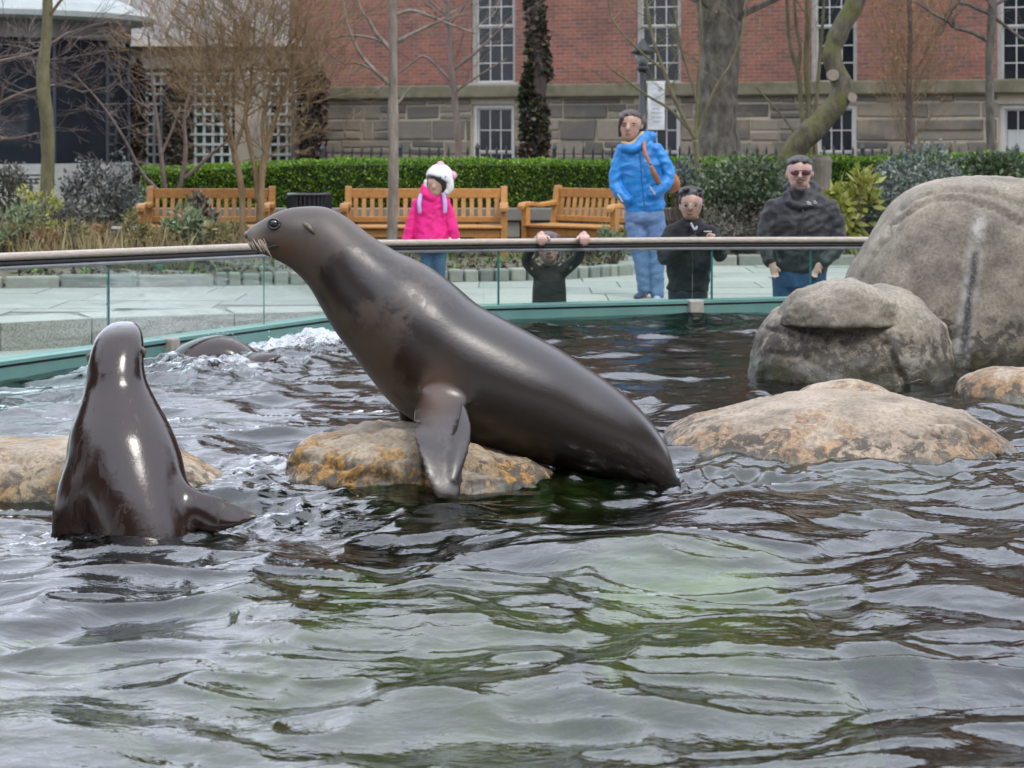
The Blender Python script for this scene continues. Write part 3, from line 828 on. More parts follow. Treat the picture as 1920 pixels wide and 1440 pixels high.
add_attr(mb_, 'muzzle', np.clip(np.maximum(np.exp(-(((qx - 468) / 22) ** 2 + ((qy - 445) / 26) ** 2)) * .8, np.exp(-(((qx - 566) / 24) ** 2 + ((qy - 418) / 9) ** 2)) * .35), 0, 1))
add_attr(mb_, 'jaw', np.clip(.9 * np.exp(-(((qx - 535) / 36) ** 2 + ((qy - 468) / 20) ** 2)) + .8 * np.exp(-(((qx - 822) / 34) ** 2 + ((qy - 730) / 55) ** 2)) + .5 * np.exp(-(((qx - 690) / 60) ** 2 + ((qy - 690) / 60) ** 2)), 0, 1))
def seal_head_parts(root, Yc, hwm):
    for sgn in (-1, 1):
        y = Yc + sgn * hwm
        MB().ball((*P(513, 420, y)[:1], y + sgn * -0.007, P(513, 420, y).z), (.0185, .012, .0165), 14, 10).build('eye', m_eye, root, smooth=True)
        lid = MB(); cc = P(513, 420, y); lid.tube([cc + Vector((.020 * math.cos(q), -sgn * .003, .017 * math.sin(q) + .001)) for q in np.linspace(0, 2 * math.pi, 19)], .0045, 6)
        lid.build('eyelid', m_lid, root, smooth=True)
        e0, e1, e2 = P(566, 417, y), P(580, 424, y), P(591, 437, y)
        MB().tube([e0 + Vector((0, -sgn * .0, 0)), e1 + Vector((0, sgn * .034, 0)), e2 + Vector((0, sgn * .040, 0))], [.005, .011, .003], 8).build('ear', m_ear, root, smooth=True)
        mbw = MB(); wr_ = random.Random(4 + sgn)
        for i in range(26):
            px = wr_.uniform(464, 498); py = wr_.uniform(446, 458)
            p0 = P(px, py, y + sgn * .003); ln = wr_.uniform(12, 26) * (0.4 + (px - 466) / 40)
            p1 = P(px + ln * .30, py + ln * .6, y + sgn * .03); p2 = P(px + ln * .50, py + ln, y + sgn * .045)
            mbw.tube([p0, p1, p2], [.0011, .0009, .0004], 4)
        mbw.build('whiskers', m_whisk, root)
    nb = MB(); nb.ball(P(465, 441, Yc), (.014, .020, .015), 12, 8)
    nb.build('nose', mat('animal_nose', (0.09, 0.08, 0.07), (0.16, 0.14, 0.12), 60, 0.4), root, smooth=True)
    mb = MB(); mb.tube([P(480, 474, YM - .028), P(495, 471, YM - .052), P(512, 462, YM - .058), P(524, 460, YM - .058)], [.003, .005, .006, .003], 6)
    mb.build('mouth', m_black, root)
seal_head_parts(main, YM, 0.0625)

# --- upright animal seen from behind
YL = 6.45
def back_station(py, xl, xr, ratio, dY):
    l = P(xl, py, YL + dY); r_ = P(xr, py, YL + dY); c = (l + r_) / 2; u = (r_ - l) / 2
    return [c.x, c.y, c.z, u.x, u.y, u.z, 0, u.length * ratio, u.length * ratio * (0.12 if py > 640 else 0.0)]
rows = [back_station(1130, 190, 350, .9, -.10), back_station(1060, 172, 366, .9, -.07), back_station(1000, 166, 368, .85, -.04), back_station(950, 150, 362, .85, -.01), back_station(900, 132, 351, .85, .02), back_station(850, 124, 338, .85, .05), back_station(800, 134, 318, .88, .075),
        back_station(755, 150, 294, .9, .105), back_station(715, 161, 275, .9, .135), back_station(680, 165, 270, .92, .158), back_station(650, 172, 270, .95, .185), back_station(628, 183, 268, .95, .215), back_station(613, 197, 263, .95, .25), back_station(605, 208, 257, .95, .285), back_station(601, 216, 251, .9, .315), back_station(600, 222, 246, .7, .345), back_station(603, 228, 241, .6, .37)]
b = MB(); b.rings(loft(rows, 6, 40))
def flip2(st, ):
    rr = []
    for px, py, Y, hx, hy, hz, th in st:
        c = P(px, py, Y); k = Y / F
        rr.append([c.x, c.y, c.z, hx * k, hy * k, -hz * k, 0, th * k, th * k * .35])
    return loft(rr, 6, 20)
b.rings(flip2([(310, 860, 6.52, 8, 0, 40, 45), (335, 905, 6.48, 8, 0, 44, 40), (360, 948, 6.42, 10, -8, 44, 26), (395, 960, 6.39, 10, -14, 38, 15), (425, 963, 6.38, 10, -14, 29, 10), (455, 965, 6.38, 8, -10, 17, 7), (486, 966, 6.38, 4, -2, 5, 4)]))
b.rings(flip2([(168, 830, 6.50, 30, 0, 8, 60), (158, 880, 6.45, 40, 0, 4, 60), (146, 930, 6.42, 44, 0, 0, 44), (140, 980, 6.40, 44, 0, 0, 28), (138, 1030, 6.38, 40, 0, 0, 14), (136, 1070, 6.36, 30, 0, 0, 8)]))
left, body = animal('sea_lion', 'glossy wet dark sea lion rising from the water, seen from behind', b, m_seal_wet, 0.0075, 14, lambda co: np.zeros(len(co)) + 0.2, (xp(250, YL), YL, 0.0), SEALG, [(350, 930, 40, 50, 50), (150, 890, 40, 60, 50)])
for px, py, s_ in ((168, 668, -1), (269, 658, 1)):
    p = P(px, py, YL + .17)
    MB().tube([p + Vector((-s_ * .012, 0, .014)), p + Vector((s_ * .004, -.004, 0)), p + Vector((s_ * .002, -.006, -.02))], [.004, .009, .002], 8).build('ear', m_ear, left, smooth=True)

# --- swimming animal, only its back out of the water
YS = 11.4
b = MB()
rows = []
for px, py, hw in ((250, 760, 20), (300, 725, 45), (345, 690, 55), (385, 665, 50), (430, 652, 44), (470, 660, 38), (505, 680, 30), (540, 700, 22), (570, 715, 14)):
    c = P(px, py + 18, YS); k = YS / F
    rows.append([c.x, c.y, c.z, -hw * k * .35, 0, hw * k * .95, 0, hw * k * 1.15, 0])
b.rings(loft(rows, 6, 32))
b.rings(flip2([(440, 690, 11.15, 10, 0, 12, 40), (470, 678, 11.05, 10, 0, 10, 30), (500, 672, 11.0, 10, 0, 8, 18), (524, 666, 11.0, 6, 0, 3, 8)]))
animal('sea_lion', 'dark sea lion diving by the pool wall with only its arched back showing', b, m_seal_wet, 0.012, 6, lambda co: np.zeros(len(co)) + 0.25, (xp(430, YS), YS, 0.0), SEALG)
# spray drops thrown up round it
b = MB(); sr = random.Random(9)
for i in range(240):
    px = sr.gauss(575, 38); py = 640 - abs(sr.gauss(0, 11)) + abs(px - 575) * .12
    r_ = sr.uniform(.001, .0035)
    b.ball(P(px, py, YS + sr.uniform(-.1, .35)), (r_ * sr.uniform(.8, 1.8), r_, r_ * sr.uniform(.8, 1.6)), 6, 4)
for i in range(90):
    px = sr.gauss(412, 14); py = 632 - abs(sr.gauss(0, 9))
    r_ = sr.uniform(.001, .003); b.ball(P(px, py, YS + .2), r_, 6, 4)
tag(b.build('water_spray', mat('spray', (0.5, 0.52, 0.54), None, rough=0.2), smooth=True), 'white water drops splashing up behind the diving sea lion', 'spray', kind='stuff')
# ------------------------------------------------------------------ brick building
TH = math.atan(-0.5)
BROOT = (0.0, 44.0, DECK_Z)
def s_px(px):
    u = (px - 960) / F; X = u * 44 / (1 + .5 * u); return X / math.cos(TH)
def zl(py, px=1000):
    u = (px - 960) / F; X = u * 44 / (1 + .5 * u); return zp(py, 44 - .5 * X) - DECK_Z
m_brick, t, bs = nm('brick'); bs.inputs['Roughness'].default_value = 0.9
tc = t.nodes.new('ShaderNodeTexCoord'); sx = t.nodes.new('ShaderNodeSeparateXYZ'); t.links.new(tc.outputs['Object'], sx.inputs[0])
cb = t.nodes.new('ShaderNodeCombineXYZ'); t.links.new(math_(t, 'ADD', sx.outputs[0], sx.outputs[1]), cb.inputs[0]); t.links.new(sx.outputs[2], cb.inputs[1])
bt = t.nodes.new('ShaderNodeTexBrick'); t.links.new(cb.outputs[0], bt.inputs['Vector'])
bt.inputs['Scale'].default_value = 1.0; bt.inputs['Brick Width'].default_value = 0.22; bt.inputs['Row Height'].default_value = 0.075
bt.inputs['Mortar Size'].default_value = 0.006; bt.inputs['Mortar Smooth'].default_value = 0.2; bt.inputs['Bias'].default_value = 0.0
bt.inputs['Color1'].default_value = (0.27, 0.10, 0.066, 1); bt.inputs['Color2'].default_value = (0.15, 0.072, 0.060, 1); bt.inputs['Mortar'].default_value = (0.25, 0.18, 0.135, 1)
n = tex_noise(t, 0.9, 6, 0.65, tc.outputs['Object']); n2 = tex_noise(t, 14, 3, 0.6, tc.outputs['Object'])
c = mixc(t, 0.6, bt.outputs['Color'], ramp(t, n, [(0.32, (0.55, 0.55, 0.62)), (0.5, (1.0, .98, .95)), (0.68, (1.45, 1.35, 1.2))]), 'MULTIPLY')
c = mixc(t, 0.5, c, ramp(t, n2, [(0.35, (0.75, 0.72, 0.72)), (0.65, (1.2, 1.25, 1.25))]), 'MULTIPLY')
t.links.new(c, bs.inputs['Base Color']); bump(t, bs, math_(t, 'SUBTRACT', 1.0, bt.outputs['Fac']), 0.5, 0.008)
m_mort = mat('mortar', (0.34, 0.29, 0.20), (0.44, 0.38, 0.28), 7, 0.95, 0.3)
m_stone = mat_piece('ashlar_stone', (0.085, 0.078, 0.068), (0.22, 0.19, 0.145), 0.9, 9, 0.5, (0.27, 0.21, 0.14), 0.01)
m_moss = mat('mossy_band', (0.085, 0.085, 0.04), (0.20, 0.17, 0.12), 2.6, 0.95, 0.4)
m_frame = mat('window_paint', (0.50, 0.49, 0.45), (0.60, 0.58, 0.53), 8, 0.6)
m_surr = mat('window_surround', (0.30, 0.28, 0.255), (0.42, 0.395, 0.36), 6, 0.85, 0.2)
m_pane = mat('window_pane', (0.006, 0.008, 0.010), (0.02, 0.024, 0.028), 1.3, 0.08, spec=.2)
m_blind = mat('window_blind', (0.42, 0.45, 0.42), (0.5, 0.53, 0.5), 2, 0.6)

bld = empty('brick_building', BROOT, 'long red brick building on a grey rubble stone base with sash windows', 'building', rz=TH)
S0, S1, HT = s_px(548), 22.0, 14.0
wins = []      # (s0, s1, z0, z1, kind)
for k, (xl, xr) in enumerate(((884, 966), (1193, 1277), (1520, 1607), (1868, 1962))):
    wins.append((s_px(xl), s_px(xr), zl(160, xl), zl(-62, xl), 'upper'))
    xo = 5 if k else 1
    wins.append((s_px(xl + xo), s_px(xr - 1), zl(345, xl), zl(195, xl), 'lower'))
for s in (13.6 + 1.2, 18.3): wins.append((s, s + .95, wins[0][2], wins[0][3], 'upper'))
for w in [w for w in wins if w[4] == 'upper']: wins.append((w[0], w[1], w[2] + 4.3, w[3] + 4.3, 'attic'))
ZS0, ZS1 = zl(182, 1100), zl(157, 1100)      # string course
def wall_cells(s0, s1, z0, z1, ops):
    ss = sorted({s0, s1, *[q for o in ops for q in o[:2] if s0 < q < s1]}); zz = sorted({z0, z1, *[q for o in ops for q in o[2:4] if z0 < q < z1]})
    for a, b_ in zip(ss[:-1], ss[1:]):
        for c_, d in zip(zz[:-1], zz[1:]):
            m = ((a + b_) / 2, (c_ + d) / 2)
            if not any(o[0] < m[0] < o[1] and o[2] < m[1] < o[3] for o in ops): yield a, b_, c_, d
def box2(b, s0, s1, y0, y1, z0, z1): b.box(((s0 + s1) / 2, (y0 + y1) / 2, (z0 + z1) / 2), (s1 - s0, y1 - y0, z1 - z0))
b = MB()
for a, c_, z0, z1 in wall_cells(S0, S1, ZS1, HT, wins): box2(b, a, c_, 0.0, .4, z0, z1)
box2(b, S0, S0 + .4, .4, 9, ZS1, HT)
b.build('brick_wall', m_brick, bld, local=True)
b = MB()
for a, c_, z0, z1 in wall_cells(S0 - .04, S1, -0.3, ZS0, wins): box2(b, a, c_, -.03, .4, z0, z1)
box2(b, S0 - .04, S0 + .4, .4, 9, -.3, ZS0)
b.build('stone_base', m_mort, bld, local=True)
MB().box(((S0 + S1) / 2, .12, (ZS0 + ZS1) / 2), (S1 - S0 + .3, .62, ZS1 - ZS0 - .004)).build('string_course', m_moss, bld, local=True, bevel=.03)
b = MB(); box2(b, S0 - .2, S1, -.4, 9, HT, HT + .5); b.build('cornice', m_surr, bld, local=True)
box2_ = None
b = MB(); box2(b, S0 + .41, S1, 1.4, 1.5, -.3, HT - .1); b.build('interior', m_black, bld, local=True)
# stones of the base
st = random.Random(21)
z = 0.28
while z < ZS0 - 0.10:
    h = min(st.choice([.22, .3, .38, .44]), ZS0 - z - 0.015)
    s = S0 - .04
    while s < 13.2:
        L = st.choice([.28, .42, .6, .8, 1.0, 1.3])
        e = min(s + L, 13.3)
        parts = [(z, z + h)] if st.random() > .28 or h < .3 else [(z, z + h * .45), (z + h * .45, z + h)]
        for q0, q1 in parts:
            spans = [(s, e)]
            for o in wins:
                if o[4] != 'lower': continue
                if q1 > o[2] - .1 and q0 < o[3] + .16:
                    ns = []
                    for a, c_ in spans:
                        if c_ <= o[0] - .0 or a >= o[1] + .0: ns.append((a, c_)); continue
                        if a < o[0]: ns.append((a, o[0]))
                        if c_ > o[1]: ns.append((o[1], c_))
                    spans = ns
            for a, c_ in spans:
                if c_ - a < .1: continue
                g_ = .016 + st.random() * .008; d = -.03 - st.uniform(.015, .05)
                b = MB(); j = lambda: st.uniform(-.014, .014)
                fr_ = [(a + g_ + j(), q0 + g_ + j()), (c_ - g_ + j(), q0 + g_ + j()), (c_ - g_ + j(), q1 - g_ + j()), (a + g_ + j(), q1 - g_ + j())]
                b.rings([[(x, 0, zz) for x, zz in fr_], [(x, d + .012, zz) for x, zz in fr_], [(x + (.02 if i in (0, 3) else -.02), d, zz + (.02 if i < 2 else -.02)) for i, (x, zz) in enumerate(fr_)]])
                b.build('stone', m_stone, bld, local=True)
        s = e
    z += h
for (s0, s1, z0, z1, kind) in wins:
    fr_ = MB(); w = .075 if kind != 'lower' else .09
    # outer frame
    for a, c_, q0, q1 in ((s0, s0 + w, z0, z1), (s1 - w, s1, z0, z1), (s0 + w, s1 - w, z1 - w, z1), (s0 + w, s1 - w, z0, z0 + .06)): box2(fr_, a, c_, .05, .16, q0, q1)
    wf = fr_.build('window', m_frame if kind == 'lower' else m_surr, bld, local=True)
    if kind == 'upper':
        MB().box(((s0 + s1) / 2, .0, z0 - .0), (s1 - s0 + .16, .24, .10)).build('sill', m_surr, wf, local=True, bevel=.01)
    i0, i1, j0, j1 = s0 + w, s1 - w, z0 + .06, z1 - w
    mid = (j0 + j1) / 2 if kind != 'lower' else j0 + (j1 - j0) * .40
    sash = MB()
    rows_u = 3 if kind != 'lower' else 2
    panes = []
    for (q0, q1, y, nr) in ((j0, mid, .13, 3 if kind != 'lower' else 2), (mid, j1, .10, rows_u)):
        bw_ = .035
        for a, c_, e0, e1 in ((i0, i0 + bw_, q0, q1), (i1 - bw_, i1, q0, q1), (i0 + bw_, i1 - bw_, q0, q0 + bw_), (i0 + bw_, i1 - bw_, q1 - bw_, q1)): box2(sash, a, c_, y, y + .04, e0, e1)
        gx0, gx1, gz0, gz1 = i0 + bw_, i1 - bw_, q0 + bw_, q1 - bw_
        mt = .020
        for i in range(1, 3): x = gx0 + (gx1 - gx0) * i / 3; box2(sash, x - mt / 2, x + mt / 2, y + .004, y + .036, gz0, gz1)
        for i in range(1, nr): zz = gz0 + (gz1 - gz0) * i / nr; box2(sash, gx0, gx1, y + .006, y + .034, zz - mt / 2, zz + mt / 2)
        for i in range(3):
            for k in range(nr):
                panes.append((gx0 + (gx1 - gx0) * i / 3 + mt / 2, gx0 + (gx1 - gx0) * (i + 1) / 3 - mt / 2, y + .018, gz0 + (gz1 - gz0) * k / nr + mt / 2, gz0 + (gz1 - gz0) * (k + 1) / nr - mt / 2))
    sash.build('sash', m_frame, wf, local=True)
    for k, (a, c_, y, q0, q1) in enumerate(panes):
        if kind == 'attic' and k % 2: continue
        MB().box(((a + c_) / 2, y, (q0 + q1) / 2), (c_ - a + .004, .006, q1 - q0 + .004)).build('pane', m_blind if (kind == 'lower' and s0 > 9 and q1 < j0 + (j1 - j0) * .75) else m_pane, wf, local=True)

# ------------------------------------------------------------------ low stone wing with ivy piers and lattice
m_wing = mat('wing_stone', (0.33, 0.29, 0.22), (0.43, 0.385, 0.30), 2, 0.9, 0.2)
m_wing2 = mat('wing_lintel', (0.52, 0.48, 0.40), (0.6, 0.56, 0.48), 3, 0.85)
m_lead = mat('lead_roof', (0.13, 0.125, 0.115), (0.21, 0.20, 0.185), 2.5, 0.5, 0.1)
wing = empty('stone_wing', (-5.0, 46.5, DECK_Z), 'low beige stone wing with a grey sloping roof between pavilion and brick building', 'building')
xw0, xw1 = xp(150, 46.5), xp(560, 46.5)
b = MB(); b.box(((xw0 + xw1) / 2, 46.9, (zp(80, 46.5) + zp(132, 46.5)) / 2), (xw1 - xw0, .8, zp(88, 46.5) - zp(132, 46.5))); b.build('wall', m_wing, wing)
MB().box(((xw0 + xw1) / 2, 46.8, zp(82, 46.5)), (xw1 - xw0 + .2, 1.2, .13)).build('cornice', m_wing2, wing)
MB().box(((xw0 + xw1) / 2, 47.6, (DECK_Z + zp(95, 46.5)) / 2), (xw1 - xw0, .3, zp(95, 46.5) - DECK_Z)).build('recess', mat('dark_recess', (0.02, 0.028, 0.024), (0.05, 0.055, 0.045), 2, 0.8), wing)
z0 = zp(76, 46.5)
MB().rings([[(xw0, 46.3, z0), (xw1, 46.3, z0), (xw1, 46.3, z0 - .05), (xw0, 46.3, z0 - .05)], [(xw0 + .4, 50.5, z0 + 2.3), (xw1, 50.5, z0 + 2.3), (xw1, 50.5, z0 + 2.2), (xw0 + .4, 50.5, z0 + 2.2)]]).build('roof', m_lead, wing)
for k in range(9):
    x = xw0 + (xw1 - xw0) * (k + .5) / 9
    MB().bar((x, 46.28, z0 + .02), (x + .1, 50.4, z0 + 2.32), .035, .04).build('roof_rib', m_wing, wing)
for px0, px1 in ((312, 352), (430, 508), (566, 604), (236, 262)):
    MB().box((xp((px0 + px1) / 2, 46.2), 46.5, (DECK_Z + zp(132, 46.5)) / 2), ((px1 - px0) * 46.2 / F * .75, .5, zp(132, 46.5) - DECK_Z)).build('pier', m_wing, wing)

m_lat = mat('lattice_paint', (0.36, 0.42, 0.38), (0.44, 0.49, 0.45), 5, 0.7)
for lab, x0, x1 in (('narrow pale green lattice panel beside the dark round pavilion', 262, 316), ('pale green lattice panel between two ivy covered piers', 350, 432), ('pale green lattice panel beside the brick building corner', 506, 570)):
    Yt = 45.6
    root = empty('trellis', (xp((x0 + x1) / 2, Yt), Yt, DECK_Z), lab, 'trellis', 'lattice panels on the stone wing')
    za, zb_ = DECK_Z, zp(136, Yt)
    W = (x1 - x0) * Yt / F
    nvs = max(4, round((x1 - x0) / 15))
    for k in range(nvs + 1):
        x = xp(x0, Yt) + W * k / nvs
        MB().box((x, Yt, (za + zb_) / 2), (.055, .03, zb_ - za)).build('slat', m_lat, root)
    zz = za + .1
    while zz < zb_:
        MB().box((xp((x0 + x1) / 2, Yt), Yt - .032, zz), (W + .1, .028, .05)).build('slat', m_lat, root)
        zz += .215

# ------------------------------------------------------------------ round glass pavilion
m_pgl = mat('pavilion_glass', (0.006, 0.008, 0.011), (0.016, 0.02, 0.025), 0.7, 0.04, spec=.15)
m_pst = mat('pavilion_base', (0.30, 0.31, 0.29), (0.38, 0.385, 0.36), 3, 0.8, 0.15)
m_pfa = mat('pavilion_fascia', (0.12, 0.11, 0.10), (0.17, 0.155, 0.14), 3, 0.6)
m_proof = mat('pavilion_roof', (0.30, 0.345, 0.33), (0.42, 0.45, 0.43), 2, 0.6, 0.1)
pv = empty('round_pavilion', (-11.04, 43.0, DECK_Z), 'round dark glass pavilion with a grey green domed roof', 'pavilion')
NP = 14; RP = 3.3
def pring(r_, z, n=NP, ph=0.11): return [(-11.04 + r_ * math.cos(2 * math.pi * k / n + ph), 43 + r_ * math.sin(2 * math.pi * k / n + ph), z) for k in range(n)]
zb1 = .62; zg = 3.02
MB().rings([pring(RP + .03, DECK_Z), pring(RP + .03, zb1)]).build('base_wall', m_pst, pv)
gpts0, gpts1 = pring(RP - .05, zb1), pring(RP - .05, zg)
for k in range(NP):
    a, c_ = Vector(gpts0[k]), Vector(gpts0[(k + 1) % NP])
    if (a.y + c_.y) / 2 > 44.5: continue
    a1, c1 = Vector(gpts1[k]), Vector(gpts1[(k + 1) % NP])
    nrm = Vector((a.x + c_.x + 22.08, a.y + c_.y - 86, 0)).normalized() * .02
    MB().rings([[a, c_, c_ - nrm, a - nrm], [a1, c1, c1 - nrm, a1 - nrm]]).build('glass_panel', m_pgl, pv)
    MB().tube([a + nrm, a1 + nrm], .035, 6).build('mullion', mat('pavilion_mullion', (0.035, 0.045, 0.06), None, rough=.4), pv)
MB().rings([pring(RP - .4, zb1), pring(RP - .4, zg)]).build('core', mat('pavilion_core', (0.02, 0.022, 0.024), (0.05, 0.05, 0.045), 1.5, 0.8), pv)
MB().rings([pring(RP + .02, zg), pring(RP + .02, zg + .36)]).build('fascia', m_pfa, pv)
MB().rings([pring(RP + .06, zg + .36, 40), pring(RP + .48, zg + .40, 40), pring(RP + .50, zg + .50, 40), pring(RP + .2, zg + .68, 40), pring(2.4, zg + 1.15, 40), pring(1.2, zg + 1.6, 40), pring(.05, zg + 1.8, 40)]).build('roof', m_proof, pv, smooth=False)
for k in range(3): MB().box((xp(48, 39.75), 39.72, .42 - k * .075), (.55, .03, .035)).build('vent_slot', m_black, pv)

# ------------------------------------------------------------------ foliage helpers
def leaf_arrays(cen, siz, aspect=0.5, up=0.3, seed=0, outward=None, fold=0.25):
    r_ = np.random.default_rng(seed); n = len(cen)
    d = r_.normal(size=(n, 3)); d[:, 2] += up
    if outward is not None: d += outward
    d /= np.linalg.norm(d, axis=1, keepdims=True)
    q = r_.normal(size=(n, 3)); w = np.cross(d, q); w /= np.linalg.norm(w, axis=1, keepdims=True) + 1e-9
    nn = np.cross(d, w)
    s = (siz * r_.uniform(.6, 1.25, n))[:, None]
    p0 = cen; p2 = cen + d * s; m = cen + d * s * .45 - nn * s * fold * .4
    p1 = m + w * s * aspect / 2 + nn * s * fold * .4; p3 = m - w * s * aspect / 2 + nn * s * fold * .4
    V = np.stack([p0, p1, p2, p3], 1).reshape(-1, 3)
    Fc = (np.arange(n)[:, None] * 4 + np.array([0, 1, 2, 3])[None, :])
    return V, Fc
def leaves(name, mat_, parent, cen, siz, **kw):
    V, Fc = leaf_arrays(np.asarray(cen, float), np.asarray(siz, float) if hasattr(siz, '__len__') else np.full(len(cen), siz), **kw)
    if parent is not None: V = V - np.array(wloc(parent))
    return link_mesh(name, fast_mesh(name, V, Fc, False), mat_, parent)
def leaf_mat(name, c1, c2, c3=None, rough=0.5, trans=0.25):
    m, t, b = nm(name); g = geo(t)
    stops = [(0.0, c1), (0.6, c2)] + ([(1.0, c3)] if c3 else [])
    c = ramp(t, g.outputs['Random Per Island'], stops)
    t.links.new(c, b.inputs['Base Color']); b.inputs['Roughness'].default_value = rough
    if trans:
        tl = t.nodes.new('ShaderNodeBsdfTranslucent'); t.links.new(c, tl.inputs[0])
        mx = t.nodes.new('ShaderNodeMixShader'); mx.inputs[0].default_value = trans
        t.links.new(b.outputs[0], mx.inputs[1]); t.links.new(tl.outputs[0], mx.inputs[2]); t.links.new(mx.outputs[0], t.nodes['Material Output'].inputs[0])
    return m
lm_hedge = leaf_mat('hedge_leaf', (0.05, 0.13, 0.006), (0.14, 0.29, 0.012), (0.33, 0.50, 0.03))
lm_grey = leaf_mat('grey_leaf', (0.051, 0.065, 0.058), (0.145, 0.167, 0.145), (0.290, 0.275, 0.246), 0.45)
lm_bronze = leaf_mat('bronze_leaf', (0.072, 0.072, 0.051), (0.145, 0.167, 0.116), (0.246, 0.189, 0.174), 0.45)
lm_green = leaf_mat('green_leaf', (0.029, 0.065, 0.026), (0.080, 0.138, 0.051), (0.217, 0.246, 0.145), 0.4)
lm_silver = leaf_mat('silver_leaf', (0.058, 0.087, 0.072), (0.160, 0.203, 0.167), (0.348, 0.392, 0.334), 0.4)
lm_yel = leaf_mat('yellow_leaf', (0.20, 0.25, 0.04), (0.42, 0.44, 0.09), (0.58, 0.56, 0.20), 0.45, 0.35)
lm_dead = leaf_mat('dead_leaf', (0.018, 0.014, 0.011), (0.055, 0.038, 0.025), (0.20, 0.14, 0.08), 0.8, 0.1)
lm_ivy = leaf_mat('ivy_leaf', (0.012, 0.03, 0.01), (0.04, 0.085, 0.02), (0.10, 0.17, 0.05), 0.4, 0.15)
lm_dry = leaf_mat('dry_grass', (0.26, 0.19, 0.09), (0.42, 0.34, 0.17), (0.50, 0.46, 0.24), 0.8, 0.3)
lm_hell = leaf_mat('hellebore_leaf', (0.10, 0.16, 0.07), (0.26, 0.34, 0.18), (0.45, 0.46, 0.27), 0.5, 0.3)
lm_bud = leaf_mat('orange_bud', (0.26, 0.13, 0.04), (0.42, 0.22, 0.06), (0.5, 0.32, 0.12), 0.7, 0.2)
m_twig = mat('twig', (0.10, 0.075, 0.055), (0.17, 0.13, 0.10), 12, 0.85)

# ------------------------------------------------------------------ hedge, low wall, fence
YH = 25.0
hd = empty('clipped_hedge', (1.2, YH + .4, .30), 'long clipped bright green hedge behind the benches', 'hedge')
hx0, hx1 = xp(262, YH), 7.6
def hedge_top(x): return np.interp(x, [hx0, xp(420, YH), xp(600, YH), xp(1150, YH), xp(1900, YH)], [zp(318, YH), zp(308, YH), zp(300, YH), zp(302, YH), zp(290, YH)])
r_ = np.random.default_rng(2); N = 46000
x = r_.uniform(hx0, hx1, N); u = r_.random(N)
front = u < .62
zt = hedge_top(x) + 0.03 * fbm(x * 3, x * 0 + 4, 3)
y = np.where(front, YH + .05 * fbm(x * 2.5, r_.random(N) * 0 + 2, 3) + np.abs(r_.normal(0, .05, N)), r_.uniform(YH, YH + .9, N))
z = np.where(front, .30 + (zt - .30) * r_.random(N), zt - np.abs(r_.normal(0, .04, N)))
y = y + np.where(front, 0.05 * fbm(x * 6 + 3, z * 6, 3), 0)
cen = np.stack([x, y, z], 1)
outw = np.where(front[:, None], np.array([[0, -.9, .5]]), np.array([[0, -.1, 1.2]]))
leaves('foliage', lm_hedge, hd, cen, 0.045, aspect=.42, outward=outw, seed=3)
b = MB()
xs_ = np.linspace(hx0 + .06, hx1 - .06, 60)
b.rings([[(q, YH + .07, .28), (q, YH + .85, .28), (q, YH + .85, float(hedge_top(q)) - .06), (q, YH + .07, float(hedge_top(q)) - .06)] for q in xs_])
b.build('inner_twigs', mat('hedge_core', (0.008, 0.016, 0.005), (0.02, 0.035, 0.01), 12, 0.95, 0.4), hd)  # solid core, its near-black colour stands for shade inside the hedge

lw = empty('low_wall', (1.0, 24.7, DECK_Z), 'low grey stone retaining wall under the clipped hedge', 'wall')
m_lw = mat_piece('wall_stone', (0.17, 0.165, 0.135), (0.27, 0.255, 0.20), 0.9, 10, 0.4, (0.13, 0.13, 0.10))
MB().box((1.0, 24.82, (.34 + DECK_Z) / 2 - .02), (13.6, .2, .34 - DECK_Z - .04)).build('core', mat('wall_mortar', (0.10, 0.095, 0.08), (0.14, 0.13, 0.11), 5, .95), lw)
for row in range(2):
    x = -5.8; 
    while x < 7.8:
        L = st.choice([.5, .7, .9]); z0 = DECK_Z + row * .20
        MB().box((x + L / 2, 24.68 + st.uniform(-.01, .01), z0 + .1), (L - .02, .16, .185)).build('wall_stone', m_lw, lw, bevel=.01); x += L
x = -5.8
while x < 7.8:
    L = st.choice([1.0, 1.3]); MB().box((x + L / 2, 24.7, .265), (L - .012, .3, .14)).build('coping_stone', m_lw, lw, bevel=.012); x += L
MB().box((1.5, 26.2, .13), (14, 2.6, .30)).build('planting_soil', m_earth, lw)

m_iron = mat('iron', (0.012, 0.018, 0.02), (0.02, 0.028, 0.03), 20, 0.5)
fc = empty('iron_fence', (2.5, 33.0, DECK_Z), 'low black iron picket fence in front of the stone base', 'fence')
YF = 33.0
pk = MB(); pk.box((0, 0, .58), (.032, .032, 1.16)); pk.tube([(0, 0, 1.16), (0, 0, 1.24)], [.026, .003], 6)
pme = pk.mesh('picket'); pme.materials.append(m_iron)
x = xp(606, YF); k = 0
while x < 8.6:
    o = link_mesh('picket', pme, None, fc); o.location = (x - 2.5, 0, -.02 + .03 * math.sin(k * 1.7) * .3)
    if k % 8 == 0: o.scale = (1.9, 1.9, 1.03)
    x += .149; k += 1
for zz in (.95, .15): MB().box(((xp(606, YF) + 8.6) / 2, YF, DECK_Z + zz), (8.6 - xp(606, YF), .02, .04)).build('rail', m_iron, fc)

